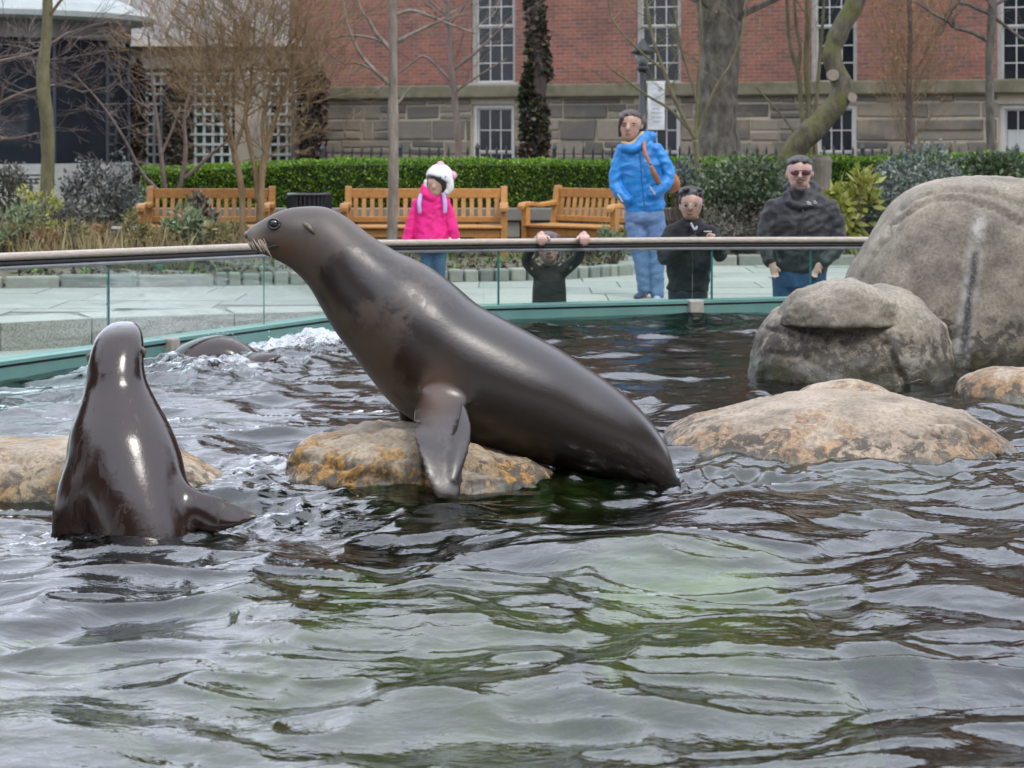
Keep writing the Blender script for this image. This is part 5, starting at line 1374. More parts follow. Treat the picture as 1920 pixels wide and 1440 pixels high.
tree('slim grey tree with angular pale limbs beside the last window', 29.0, [[(1860, 330, 9), (1858, 250, 8.4), (1856, 180, 8), (1856, 100, 8), (1860, 40, 8), (1862, -20, 7), (1860, -160, 5)], [(1856, 78, 4.6), (1820, 60, 4), (1790, 52, 3.4), (1776, 40, 3), (1744, 22, 2.4), (1720, 4, 2)], [(1858, 26, 4.4), (1832, 16, 3.8), (1808, 6, 3.2), (1790, 12, 2.8), (1772, 44, 2.2), (1764, 64, 1.6)], [(1792, 52, 3), (1788, 36, 2.4), (1800, 20, 1.8)], [(1860, 30, 4), (1890, 52, 3.2), (1916, 72, 2.6), (1950, 84, 2)]], bk_grey, bk_pink, 13,
     [(1, .4, 1, 6, .5, .008, 2, .5, .1, .4), (2, .4, 1, 6, .5, .008, 2, .5, .1, .4), (0, .72, 1, 14, 1.6, .02, 4, .6, .12, .5), (4, .3, 1, 5, .5, .008, 2, .5, .1, .4)])
tree('thin dark bare sapling growing up against the brick wall corner', 33.0, [[(548, 330, 4), (550, 200, 3.6), (546, 100, 3.2), (545, 0, 2.6), (544, -80, 2)]], bk_dead, bk_dead, 14, [(0, .4, 1, 14, .5, .006, 2, .5, .1, .5)])

def ivy_pier(label, px, w, y0, Y, seed, n=1500):
    root = empty('ivy_column', (xp(px, Y), Y, DECK_Z), label, 'ivy', 'ivy columns at the stone wing')
    r2 = np.random.default_rng(seed); z0, z1 = DECK_Z, zp(y0, Y); rad = w / 2 * Y / F
    zz = r2.uniform(z0, z1, n); th = r2.uniform(0, 2 * np.pi, n)
    rr = rad * (.62 + .45 * fbm(th * 1.2 + seed, zz * 1.8, 3) + .22 * r2.random(n)) * np.clip((z1 - zz) / .5 + .45, .3, 1)
    d = np.stack([np.cos(th), np.sin(th), 0 * th], 1)
    c_ = np.stack([xp(px, Y) + d[:, 0] * rr, Y + d[:, 1] * rr, zz], 1)
    leaves('leaves', lm_dead, root, c_, .15, aspect=.7, outward=d, up=-.3, seed=seed)
    MB().tube([(xp(px, Y), Y, z0), (xp(px, Y), Y, (z0 + z1) / 2), (xp(px, Y), Y, z1 - .15)], [rad * .6, rad * .6, rad * .35], 9).build('stem', bk_dead, root)
ivy_pier('tall dead brown ivy column at the edge of the glass pavilion', 250, 42, 118, 45.2, 31)
ivy_pier('brown ivy column between two lattice panels', 334, 50, 128, 45.2, 32)
ivy_pier('widest dark brown ivy column at the brick building corner', 582, 62, 118, 44.6, 33, 2200)

# ------------------------------------------------------------------ shrubs and bed plants
def shrub(label, px, py, rx, ry, Y, mt, n, size, seed, aspect=.5, group='shrubs in the beds', name='shrub', base=None, dz=.9):
    """leaf clumps through an uneven crown; px,py centre and radii in photo pixels"""
    rr = np.random.default_rng(seed); c0 = np.array(P(px, py, Y)); k = Y / F
    zb = DECK_Z + .03 if base is None else base
    root = empty(name, (c0[0], Y, zb), label, 'shrub', group)
    ncl = max(10, n // 45); clc = []
    while len(clc) < ncl:
        v = rr.normal(size=3); v /= np.linalg.norm(v); v *= rr.uniform(.45, 1.0)
        clc.append(v)
    clc = np.array(clc); idx = rr.integers(0, ncl, n)
    q = clc[idx] + rr.normal(0, .16, (n, 3))
    c_ = c0 + q * np.array([rx * k, rx * k * dz, ry * k])
    c_[:, 2] = np.maximum(c_[:, 2], zb + .03)
    out = q / (np.linalg.norm(q, axis=1, keepdims=True) + .1)
    leaves('foliage', mt, root, c_, size, aspect=aspect, outward=out * .9, up=.4, seed=seed + 1)
    tw = MB(); r3 = random.Random(seed)
    for v in clc[:min(ncl, 60)]:
        e = c0 + v * np.array([rx * k, rx * k * dz, ry * k]) * .95; s_ = np.array([c0[0] + r3.uniform(-.06, .06), Y + r3.uniform(-.05, .05), zb])
        if e[2] < zb + .05: continue
        m_ = (s_ + e) / 2 + np.array([r3.gauss(0, .04), r3.gauss(0, .04), .05])
        tw.tube([s_, m_, e], [.010, .007, .003], 4, cap=False)
    if tw.v: tw.build('stems', m_twig, root)
    return root
shrub('grey leaved evergreen shrub in front of the pavilion base', 192, 362, 68, 66, 22.9, lm_grey, 2600, .062, 41)
shrub('purplish grey shrub at the foot of the pavilion beside the olive trunk', 14, 372, 60, 52, 23.0, lm_bronze, 1800, .06, 42)
shrub('low dark shrub filling the gap between pavilion and half hidden bench', 250, 388, 45, 40, 24.1, lm_green, 900, .05, 43)
shrub('dark leafy groundcover shrub under the olive trunk', 120, 420, 85, 40, 21.9, lm_bronze, 1500, .06, 56)
shrub('leafy green shrub with pale edges behind the boy', 1385, 350, 92, 58, 23.7, lm_green, 4200, .062, 44)
shrub('brownish loose shrub below the green one, right behind the boy', 1400, 420, 85, 36, 23.3, lm_bronze, 2000, .05, 45)
shrub('small silvery shrub against the hedge near the orange stem', 1275, 330, 50, 36, 24.3, lm_silver, 1200, .055, 46)
shrub('silver green shrub behind the largest boulder', 1725, 350, 92, 72, 23.6, lm_silver, 4600, .055, 47)
shrub('dark green broad leaved shrub at the hedge end beyond the boulder', 1875, 318, 70, 34, 24.2, lm_green, 1500, .075, 48)
shrub('loose grey green shrub between the yellow plant and the boulder', 1650, 400, 46, 46, 23.2, lm_silver, 1500, .055, 49)
shrub('bright yellow green shrub with big leaves behind the man', 1592, 385, 52, 66, 23.0, lm_yel, 620, .15, 50, .42)
shrub('pale spiky clump beside the woman at the angled bench', 1152, 445, 36, 28, 21.7, lm_hell, 520, .11, 51, .3)
shrub('pale green hellebore clump in front of the half hidden bench', 350, 425, 52, 34, 20.9, lm_hell, 620, .10, 52, .35)
shrub('dark stemmed hellebore with yellow tips in front of the half hidden bench', 378, 405, 28, 44, 21.1, lm_bronze, 420, .08, 53, .35)
shrub('yellowish leafy clump at the pool end of the dry bed', 30, 430, 60, 40, 20.8, lm_hell, 700, .085, 54, .3)
shrub('yellow budded shrub by the olive trunk', 75, 405, 46, 50, 21.3, lm_yel, 260, .07, 55, .4)
pr = random.Random(12)
lm_mix = leaf_mat('perennial_leaf', (.10, .13, .05), (.33, .30, .12), (.50, .36, .16), .6, .3)
lm_rust = leaf_mat('rust_leaf', (.20, .10, .05), (.42, .24, .12), (.5, .42, .22), .7, .3)
for k in range(16):
    px_ = -30 + k * 31 + pr.uniform(-10, 10); Y_ = pr.uniform(20.4, 21.8)
    if 310 < px_ < 400: continue
    rust = k % 3 == 1
    shrub('loose rusty brown perennial clump in the dry flower bed' if rust else 'loose yellow green perennial clump in the dry flower bed', px_, 445 + pr.uniform(-22, 14), pr.uniform(22, 36), pr.uniform(20, 34), Y_, lm_rust if rust else lm_mix, pr.randint(160, 300), .075, 100 + k, .3,
          group='rusty clumps in the dry bed' if rust else 'yellow green clumps in the dry bed', name='perennial_clump')
# tufts of dry grass: countless blades, one mass
rr = np.random.default_rng(61); cen = []; siz = []; N = 6600
px = np.concatenate([rr.uniform(-60, 470, 5000), rr.uniform(470, 1160, 1600)]); Yq = rr.uniform(20.1, 22.0, N)
xq = (px - 960) * Yq / F
keep = np.array([Yq[i] > bed_edge(xq[i]) + .18 and xq[i] < bf[-1][0] - .15 for i in range(N)])
dens = fbm(xq * 2.2 + 8, Yq * 2.2, 3) > np.where(px < 470, .02, .12)
keep &= dens
cen = np.stack([xq, Yq, np.full(N, DECK_Z + .08)], 1)[keep]
leaves('dry_grass', lm_dry, None, cen, np.where(px[keep] < 470, .36, .20) * rr.uniform(.5, 1.3, int(keep.sum())), aspect=.045, up=3.2, seed=62)
tag(bpy.data.objects['dry_grass'], 'dry straw coloured grass and stalks in the long flower bed', 'grass', kind='stuff')
rr = np.random.default_rng(63); N = 1500; xq = rr.uniform(-4.6, .95, N); Yq = np.array([bed_edge(q) for q in xq]) + rr.uniform(.15, 2.2, N)
k2 = fbm(xq * 3 + 1, Yq * 3, 3) > .16
cen = np.stack([xq, Yq, np.full(N, DECK_Z + .10)], 1)[k2]
leaves('ground_plants', lm_hedge, None, cen, .10, aspect=.3, up=1.2, seed=64)
tag(bpy.data.objects['ground_plants'], 'small fresh green shoots scattered over the mulch of the long bed', 'plants', kind='stuff')
rr = np.random.default_rng(65); N = 2600; xq = rr.uniform(-4.6, 1.0, N); Yq = np.array([bed_edge(q) for q in xq]) + rr.uniform(.1, 2.6, N)
leaves('leaf_litter', lm_dead, None, np.stack([xq, Yq, np.full(N, DECK_Z + .125)], 1), .06, aspect=.6, up=0, seed=66)
tag(bpy.data.objects['leaf_litter'], 'brown leaf litter lying on the long flower bed', 'leaf litter', kind='stuff')

# unseen tree belt beside and behind the viewer, added and sized to darken reflections
rr = np.random.default_rng(77); N = 20000
az = rr.uniform(R(62), R(305), N)             # clockwise from +Y, leaving the view to the brick building open
rad = 20 + 4 * rr.random(N); top_h = 11.5 + 4 * fbm(az * 7, az * 0 + 3, 3)
zz = DECK_Z + .3 + top_h * np.sqrt(rr.random(N))
cen = np.stack([np.sin(az) * rad + 1.0, np.cos(az) * rad + 8.0, zz], 1)
leaves('unseen_tree_belt', leaf_mat('belt_leaf', (.02, .028, .014), (.05, .06, .03), (.09, .08, .05), .7, .1), None, cen, 1.0, aspect=.7, seed=78)
tag(bpy.data.objects['unseen_tree_belt'], 'dense belt of park trees closing off the garden around the pool', 'trees', kind='stuff')
# ------------------------------------------------------------------ people
def cloth(name, c1, c2, rough=.75, sc=7, bm=.5, bd=.02):
    m, t, b = nm(name); pos = geo(t).outputs['Position']; b.inputs['Roughness'].default_value = rough
    mp = t.nodes.new('ShaderNodeMapping'); mp.inputs['Scale'].default_value = (1, 1, 1.8); mp.inputs['Rotation'].default_value = (0, .5, 0); t.links.new(pos, mp.inputs[0])
    n = tex_noise(t, sc, 3, .5, mp.outputs[0], 1.4); n2 = tex_noise(t, 90, 3, .6, pos)
    t.links.new(ramp(t, n, [(.3, c1), (.7, c2)]), b.inputs['Base Color'])
    bump(t, b, math_(t, 'ADD', n, math_(t, 'MULTIPLY', n2, .06)), bm, bd)
    return m
sk1 = mat('skin_warm', (.44, .265, .195), (.54, .335, .25), 30, .5)
sk2 = mat('skin_rosy', (.52, .31, .25), (.62, .39, .32), 30, .5)
m_hair = mat('hair_dark', (.010, .008, .007), (.03, .022, .018), 40, .45, .4, 120)
m_lip = mat('lip', (.36, .13, .10), None, rough=.5)
m_iris = mat('eye_dark', (.015, .01, .008), None, rough=.15)
m_brow = mat('brow', (.02, .015, .012), None, rough=.8)

class Fig:
    def __init__(s, Y, px, floor, label, group):
        s.Y = Y; s.k = Y / F
        s.root = empty('person', (xp(px, Y), Y, floor), label, 'person', group)
    def pt(s, px, py, d=0.0): return P(px, py, s.Y) + Vector((0, d, 0))
    def chain(s, mb, pts, n=14, sub=5, ratio=1.0):
        rows = [list(s.pt(q[0], q[1], q[2])) + [q[3] * s.k, (q[4] if len(q) > 4 else ratio)] for q in pts]
        rows = catmull(rows, sub)
        t0 = Vector(rows[0][:3] - rows[1][:3]).normalized(); t1 = Vector(rows[-1][:3] - rows[-2][:3]).normalized()
        def cap(row, t):
            return [list(Vector(row[:3]) + t * min(row[3], 11 * s.k) * a) + [row[3] * c, row[4]] for a, c in ((.30, .95), (.62, .78), (.86, .5), (.97, .22))]
        rows = list(reversed(cap(rows[0], t0))) + [list(r_) for r_ in rows] + cap(rows[-1], t1)
        rings_ = []
        for i, r_ in enumerate(rows):
            t = Vector(rows[min(i + 1, len(rows) - 1)][:3]) - Vector(rows[max(i - 1, 0)][:3]); t.normalize()
            a = t.cross(Vector((0, 1, 0)))
            if a.length < .25: a = t.cross(Vector((1, 0, 0)))
            a.normalize(); c = a.cross(t).normalized(); p = Vector(r_[:3])
            rings_.append([p + a * r_[3] * math.cos(2 * math.pi * k / n) + c * r_[3] * r_[4] * math.sin(2 * math.pi * k / n) for k in range(n)])
        mb.rings(rings_); return s
    def ball(s, mb, px, py, d, rx, ry, rd, nu=14, nv=10): mb.ball(s.pt(px, py, d), (rx * s.k, rd * s.k, ry * s.k), nu, nv); return s
    def skin(s, name, mb, mt, voxel=.009, it=3, parent=None, fold=0.0):
        par = parent or s.root
        me = mb.mesh(name, wloc(par)); tmp = bpy.data.objects.new('tmp', me); COL.objects.link(tmp)
        m = tmp.modifiers.new('r', 'REMESH'); m.mode = 'VOXEL'; m.voxel_size = voxel
        q = tmp.modifiers.new('s', 'SMOOTH'); q.iterations = it; q.factor = .5
        me2 = bpy.data.meshes.new_from_object(tmp.evaluated_get(bpy.context.evaluated_depsgraph_get()))
        bpy.data.objects.remove(tmp)
        if fold:
            o3 = wloc(par)
            nvt = len(me2.vertices); ca = np.empty(nvt * 3, np.float32); na_ = np.empty(nvt * 3, np.float32)
            me2.vertices.foreach_get('co', ca); me2.vertex_normals.foreach_get('vector', na_)
            ca = ca.reshape(-1, 3); na_ = na_.reshape(-1, 3); am = np.empty(nvt, np.float32)
            for vi in range(nvt):
                q_ = Vector((float(ca[vi, 0]) * 9 + float(ca[vi, 2]) * 3, float(ca[vi, 1]) * 6, float(ca[vi, 2]) * 11 - float(ca[vi, 0]) * 4)) + o3
                am[vi] = fold * ((1 - abs(mnoise.noise(q_)) * 2.6) * .6 + mnoise.noise(q_ * 2.3) * .45)
            me2.vertices.foreach_set('co', (ca + na_ * am[:, None]).ravel())
            me2.update()
        me2.polygons.foreach_set('use_smooth', [True] * len(me2.polygons)); me2.materials.clear()
        return link_mesh(name, me2, mt, par)
    def raw(s, name, mb, mt, parent=None): return mb.build(name, mt, parent or s.root, smooth=True)
    def head(s, mb, cx, cy, w, h, fx, jaw=.40):
        """cx, cy centre of the head; fx sideways shift of the face (px)"""
        s.ball(mb, cx - fx * .15, cy - .12 * h, .0, w * .5, h * .40, w * .58)
        s.ball(mb, cx + fx * .25, cy + .06 * h, -.10 * w * s.k, w * .44, h * .36, w * .44)
        s.ball(mb, cx + fx * .45, cy + .24 * h, -.16 * w * s.k, w * jaw * .82, h * .24, w * .36)
        s.chain(mb, [(cx + fx * .9, cy - .08 * h, -.50 * w * s.k, w * .06), (cx + fx * 1.05, cy + .07 * h, -.63 * w * s.k, w * .09)], 8, 3)
        for sg in (-1, 1): s.ball(mb, cx - fx * .3 + sg * w * .49, cy + .0 * h, .06 * w * s.k, w * .07, h * .12, w * .11, 8, 6)
    def hair(s, mb, cx, cy, w, h, fx):
        hr_ = random.Random(int(cx))
        s.ball(mb, cx - fx * .3, cy - .30 * h, .012, w * .52, h * .245, w * .56)
        s.ball(mb, cx - fx * .6, cy - .12 * h, .30 * w * s.k, w * .50, h * .40, w * .40)
        for sg in (-1, 1): s.ball(mb, cx - fx * .4 + sg * w * .45, cy - .12 * h, .12 * w * s.k, w * .07, h * .19, w * .24, 10, 8)
        for q in range(22):                      # uneven hairline and crown
            a = hr_.uniform(0, 2 * math.pi); u = hr_.uniform(.25, 1)
            s.ball(mb, cx - fx * .3 + math.cos(a) * w * .40 * u, cy - .36 * h - hr_.uniform(-.04, .08) * h * (1.2 - u), -.02 + math.sin(a) * w * .42 * u * s.k, w * hr_.uniform(.06, .12), h * hr_.uniform(.05, .10), w * .12, 8, 6)
    def face(s, cx, cy, w, h, fx, glasses=False, beard=False):
        yf = -.54 * w * s.k
        for sg in (-1, 1):
            ex = cx + fx * .8 + sg * w * .20
            s.raw('eye', MB().ball(s.pt(ex, cy - .02 * h, yf + .03 * w * s.k + abs(fx) * .1 * s.k), (w * .07 * s.k, w * .05 * s.k, h * .028 * s.k), 8, 6), m_iris)
            b = MB(); s.chain(b, [(ex - w * .10, cy - .085 * h, yf + .02 * w * s.k, h * .014), (ex, cy - .10 * h, yf - .01 * w * s.k, h * .018), (ex + w * .10, cy - .085 * h, yf + .02 * w * s.k, h * .014)], 6, 2); s.raw('eyebrow', b, m_brow)
        b = MB(); s.chain(b, [(cx + fx * .85 - w * .13, cy + .225 * h, yf + .05 * w * s.k, h * .018), (cx + fx * .9, cy + .23 * h, yf + .0 * w * s.k, h * .026), (cx + fx * .85 + w * .13, cy + .225 * h, yf + .05 * w * s.k, h * .018)], 6, 3); s.raw('mouth', b, m_lip)
    def hand(s, mb, px, py, d, ang, size, curl=.5, down=0.0):
        """palm at px,py; ang direction of the fingers in the picture plane (deg, 0 right, 90 down); curl bends fingers away/down"""
        a = R(ang); dx, dy = math.cos(a), math.sin(a); nx, ny = -dy, dx; L = size
        s.chain(mb, [(px - dx * L * .25, py - dy * L * .25, d, L * .20, .55), (px + dx * L * .15, py + dy * L * .15, d, L * .25, .5)], 10, 3)
        for i, (o, ln) in enumerate(((-.20, .36), (-.07, .43), (.06, .40), (.19, .30))):
            bx_, by_ = px + dx * L * .22 + nx * L * o, py + dy * L * .22 + ny * L * o
            mx_, my_ = bx_ + dx * L * ln * .5, by_ + dy * L * ln * .5 + down * L * .1
            ex, ey = mx_ + dx * L * ln * .5 * (1 - curl), my_ + dy * L * ln * .5 * (1 - curl) + down * L * ln * .5
            s.chain(mb, [(bx_, by_, d, L * .065), (mx_, my_, d - .02 * curl, L * .058), (ex, ey, d - .02 - .03 * curl, L * .05)], 8, 3)
        s.chain(mb, [(px - dx * L * .12 - nx * L * .18, py - dy * L * .12 - ny * L * .18, d - .005, L * .075), (px + dx * L * .10 - nx * L * .34, py + dy * L * .10 - ny * L * .34, d - .015, L * .065), (px + dx * L * .28 - nx * L * .36, py + dy * L * .28 - ny * L * .36, d - .02, L * .05)], 8, 3)

PG = 'visitors behind the glass railing'
# ---- woman in the blue jacket
w = Fig(18.3, 1208, DECK_Z, 'woman in a bright blue jacket and jeans standing on the deck, brown bag on shoulder', PG)
b = MB(); w.head(b, 1181, 237, 43, 60, -5); w.chain(b, [(1188, 262, .02, 13), (1196, 285, .02, 14)])
w.chain(b, [(1199, 285, .02, 34, .6), (1200, 340, 0, 33, .65), (1205, 395, 0, 32, .7)])
w.chain(b, [(1170, 290, .02, 8), (1156, 340, -.02, 7), (1168, 368, -.08, 6)]); w.chain(b, [(1226, 288, .02, 8), (1249, 333, -.03, 7), (1226, 362, -.10, 6)])
w.hand(b, 1176, 372, -.07, 50, 18, .5); w.hand(b, 1216, 368, -.07, 150, 18, .5)
w.chain(b, [(1192, 400, 0, 15), (1200, 470, 0, 11), (1206, 540, 0, 8), (1204, 552, -.02, 8)]); w.chain(b, [(1224, 400, 0, 15), (1230, 470, 0, 11), (1232, 545, 0, 8), (1231, 558, -.02, 8)])
w.skin('body', b, sk1, .0085, 2); w.face(1181, 237, 43, 60, -5)
b = MB()
w.chain(b, [(1196, 264, .03, 18, .8), (1197, 274, .02, 30, .6), (1198, 288, .02, 39, .55), (1199, 318, 0, 42, .60), (1202, 350, 0, 40, .64), (1209, 384, 0, 38, .70), (1211, 394, 0, 38, .70)], 18)
w.chain(b, [(1168, 282, .02, 14), (1157, 316, .0, 12.5), (1154, 344, -.03, 11), (1164, 366, -.08, 10), (1176, 376, -.10, 9)]); w.chain(b, [(1228, 280, .02, 16), (1245, 308, .0, 14.5), (1252, 332, -.03, 13), (1240, 352, -.09, 11.5), (1222, 364, -.11, 10)])
w.chain(b, [(1206, 264, .06, 18, .8), (1222, 256, .08, 10)]); w.chain(b, [(1172, 277, -.05, 9), (1186, 278, -.085, 9), (1200, 268, -.05, 10), (1212, 254, .02, 9)])
m_blue = cloth('blue_jacket', (.003, .15, .46), (.006, .25, .66), .5)
w.skin('jacket', b, m_blue, .009, 2, fold=.012)
b = MB(); w.chain(b, [(1198, 284, -.185, 1.2), (1200, 330, -.20, 1.2), (1207, 394, -.195, 1.2)], 6, 3); w.raw('zip', b, mat('zip_blue', (.004, .08, .28), None, rough=.4))
b = MB(); w.chain(b, [(1167, 268, -.05, 4), (1180, 271, -.075, 5), (1194, 263, -.055, 5), (1204, 250, -.01, 4.5)]); w.skin('scarf', b, cloth('tan_scarf', (.50, .33, .17), (.62, .44, .25), .9), .007, 2)
b = MB(); w.chain(b, [(1208, 398, 0, 37, .72), (1208, 412, 0, 38, .72)], 16); w.chain(b, [(1191, 410, 0, 20), (1195, 450, -.01, 18), (1202, 490, -.01, 14), (1207, 545, 0, 11)]); w.chain(b, [(1226, 410, 0, 21), (1230, 450, 0, 19), (1230, 500, 0, 15.5), (1232, 552, 0, 13)])
w.skin('jeans', b, cloth('blue_denim', (.09, .17, .33), (.17, .28, .48), .85), .009, 2, fold=.008)
for i, (px, py, dx) in enumerate(((1206, 551, -1), (1232, 559, -.3))):
    b = MB(); w.chain(b, [(px + 3, py - 3, .04, 8.5), (px - 5 * (-dx if dx < -.5 else .2), py + 1, -.05, 8, .9), (px + dx * 14, py + 4, -.12, 6)], 10, 4)
    sh = w.skin('shoe', b, mat('shoe_navy', (.02, .03, .08), (.05, .06, .12), 40, .6) if i == 0 else mat('shoe_pale', (.55, .57, .62), (.2, .24, .4), 30, .6), .007, 2)
    b = MB(); w.chain(b, [(px + 3, py + 5, .03, 4.5), (px - 5 * (-dx if dx < -.5 else .2), py + 7, -.06, 4.5), (px + dx * 16, py + 7, -.12, 4)], 8, 4); w.raw('sole', b, mat('sole_red', (.65, .06, .07), (.7, .62, .1), 25, .5), sh)
b = MB(); w.hair(b, 1181, 237, 43, 60, -5); w.ball(b, 1203, 233, .09, 12, 14, 12); w.chain(b, [(1168, 222, -.05, 8), (1163, 236, -.04, 5), (1162, 254, -.02, 3.5)]); w.chain(b, [(1206, 226, .10, 6), (1212, 218, .12, 3), (1216, 212, .12, 1.5)])
w.skin('hair', b, mat('hair_brown', (.018, .010, .007), (.06, .03, .02), 40, .45, .4, 120), .007, 2)
bag = empty('shoulder_bag', (xp(1262, 18.45), 18.45, zp(365, 18.45)), 'brown leather shoulder bag hanging at the side of the woman in blue', 'bag')
m_leath = mat('brown_leather', (.30, .10, .03), (.42, .16, .05), 20, .45, .2)
b = MB(); w.chain(b, [(1232, 316, .08, 7, 1.2), (1254, 334, .10, 16, .8), (1264, 346, .10, 14, .8), (1260, 354, .10, 10, .8)], 12); w.skin('pouch', b, m_leath, .008, 3, bag)
b = MB(); w.chain(b, [(1216, 258, .10, 3, .5), (1207, 268, -.10, 3.4, .5), (1207, 284, -.15, 3.6, .5), (1214, 302, -.17, 3, .5), (1217, 307, -.17, 2.5, .5)], 8, 4); w.raw('strap', b, m_leath, bag)
b = MB(); w.chain(b, [(1219, 314, -.175, 4, .5), (1226, 328, -.16, 5, .5), (1233, 342, -.12, 5.5, .5)], 8, 4); w.raw('strap_end', b, m_leath, bag)
b = MB(); b.tube([w.pt(1217 + 4 * math.cos(q), 309 + 4 * math.sin(q), -.18) for q in np.linspace(0, 6.28, 13)], .004, 6); w.raw('ring', b, m_chan, bag)
for px, py in ((1162, 370), (1222, 356)):
    b = MB(); w.chain(b, [(px - 5, py - 6, -.155, 1.5), (px + 3, py + 7, -.16, 1.5)], 6, 3); w.raw('cuff', b, mat('cuff_tan', (.55, .45, .3), None, rough=.8))

# ---- boy with glasses
w = Fig(14.65, 1292, LOW_Z, 'boy with glasses in a black fleece leaning his arms on the rail', PG)
b = MB(); w.head(b, 1296, 386, 44, 60, -4); w.chain(b, [(1298, 408, .02, 13), (1298, 430, .02, 14)])
w.chain(b, [(1294, 432, .02, 32, .6), (1292, 500, .02, 32, .65), (1290, 560, .02, 30, .7)])
w.chain(b, [(1262, 438, .0, 9), (1246, 480, -.05, 8), (1285, 452, -.22, 7)]); w.chain(b, [(1330, 438, .0, 9), (1345, 476, -.05, 8), (1330, 446, -.22, 7)])
w.hand(b, 1330, 440, -.24, 200, 24, .5, .4); w.hand(b, 1290, 450, -.20, 20, 22, .5)
w.chain(b, [(1276, 560, .02, 14), (1276, 640, .02, 11), (1276, 725, .02, 8)]); w.chain(b, [(1308, 560, .02, 14), (1308, 640, .02, 11), (1308, 725, .02, 8)])
w.skin('body', b, sk1, .008, 2); w.face(1296, 386, 44, 60, -4)
m_blk = cloth('black_fleece', (.008, .009, .012), (.018, .019, .024), .9)
b = MB(); w.chain(b, [(1298, 414, .03, 20, .75), (1296, 432, .02, 42, .55), (1294, 470, .02, 44, .6), (1291, 520, .02, 40, .65), (1290, 542, .02, 40, .66)], 18)
w.chain(b, [(1262, 436, .02, 16), (1248, 462, -.02, 15), (1246, 482, -.06, 14), (1268, 468, -.16, 13), (1296, 450, -.22, 11)]); w.chain(b, [(1330, 436, .02, 16), (1344, 460, -.02, 15), (1348, 478, -.06, 13), (1342, 462, -.16, 12), (1338, 446, -.22, 10)])
w.skin('fleece', b, m_blk, .009, 2, fold=.012)
b = MB(); w.chain(b, [(1294, 418, -.085, 2), (1300, 430, -.12, 2.5), (1304, 424, -.10, 2)], 8, 3); w.raw('shirt_collar', b, mat('shirt_grey', (.35, .37, .40), None, rough=.8))
b = MB(); w.chain(b, [(1300, 434, -.135, 1), (1302, 460, -.155, 1)], 6, 3); w.raw('zip', b, m_black)
for q in range(4): b = MB(); w.chain(b, [(1317 + q * 3.6, 432 + (q % 2) * .6, -.135, .9), (1319.4 + q * 3.6, 432.3, -.135, .9)], 6, 2); w.raw('chest_mark', b, mat('mark_white', (.75, .75, .75), None, rough=.7))
b = MB(); w.chain(b, [(1290, 546, .02, 38, .66), (1291, 575, .02, 37, .66)], 14); w.chain(b, [(1275, 570, .02, 18), (1275, 640, .02, 15), (1275, 722, .02, 12)]); w.chain(b, [(1308, 570, .02, 18), (1308, 640, .02, 15), (1308, 722, .02, 12)])
w.skin('trousers', b, cloth('navy_trousers', (.008, .012, .03), (.015, .025, .05), .85), .01, 2)
for px in (1273, 1309):
    b = MB(); w.chain(b, [(px, 735, .03, 9), (px, 738, -.06, 9), (px, 740, -.14, 7)], 10, 3); w.skin('shoe', b, m_black, .008, 2)
b = MB(); w.hair(b, 1296, 386, 44, 60, -4)
hr = random.Random(3)
for q in range(26): a = hr.uniform(0, 6.28); w.ball(b, 1297 + 20 * math.cos(a), 366 + 10 * math.sin(a) - 3, hr.uniform(-.06, .07), 5.5, 5, 6, 8, 6)
w.ball(b, 1277, 376, .0, 5, 9, 9); w.ball(b, 1317, 380, .0, 4, 11, 9)
w.skin('hair', b, m_hair, .007, 1)
gf = mat('spectacle_frame', (.22, .25, .28), None, rough=.3)
for sg in (-1, 1):
    cx_ = 1292.5 + sg * 9.5
    b = MB(); b.tube([w.pt(cx_ + 8 * math.cos(q), 385 + 4.6 * math.sin(q), -.118) for q in np.linspace(0, 6.28, 17)], .0022, 5); gp = w.raw('spectacle_rim', b, gf)
b = MB(); b.tube([w.pt(1310, 383, -.11), w.pt(1318, 384, -.05), w.pt(1320, 386, .02)], .003, 5); b.tube([w.pt(1291, 384, -.12), w.pt(1294, 384, -.12)], .0022, 5); w.raw('spectacle_temple', b, gf)

# ---- man in the dark jacket
w = Fig(15.8, 1500, LOW_Z, 'man in sunglasses and a black rain jacket with hands in his jeans pockets', PG)
b = MB(); w.head(b, 1499, 326, 48, 66, -3, .46); w.chain(b, [(1502, 350, .02, 18), (1503, 378, .02, 19)])
w.chain(b, [(1503, 388, .02, 46, .5), (1502, 450, .02, 48, .6), (1500, 520, .02, 44, .7)])
w.chain(b, [(1460, 394, .02, 10), (1437, 450, -.02, 9), (1444, 492, -.10, 9)]); w.chain(b, [(1547, 394, .02, 10), (1566, 450, -.02, 9), (1536, 494, -.10, 9)])
w.hand(b, 1446, 502, -.12, 75, 30, .4); w.hand(b, 1526, 502, -.12, 110, 30, .4)
w.chain(b, [(1476, 530, .02, 20), (1474, 620, .02, 15), (1474, 715, .02, 10)]); w.chain(b, [(1524, 530, .02, 20), (1526, 620, .02, 15), (1526, 715, .02, 10)])
w.skin('body', b, sk2, .0085, 2); w.face(1499, 326, 48, 66, -3)
m_rain = cloth('black_rain_jacket', (.007, .0075, .010), (.016, .017, .020), .6, 6, .3, .02)
b = MB(); w.chain(b, [(1502, 356, .04, 24, .8), (1503, 368, .03, 40, .6), (1503, 384, .02, 55, .52), (1502, 425, .01, 62, .60), (1500, 470, .01, 60, .66), (1498, 505, .01, 54, .68)], 20)
w.chain(b, [(1455, 386, .02, 19), (1440, 426, .0, 18), (1436, 460, -.03, 16), (1443, 488, -.09, 13.5)]); w.chain(b, [(1552, 386, .02, 19), (1567, 426, .0, 18), (1566, 462, -.03, 16.5), (1542, 490, -.09, 13.5)])
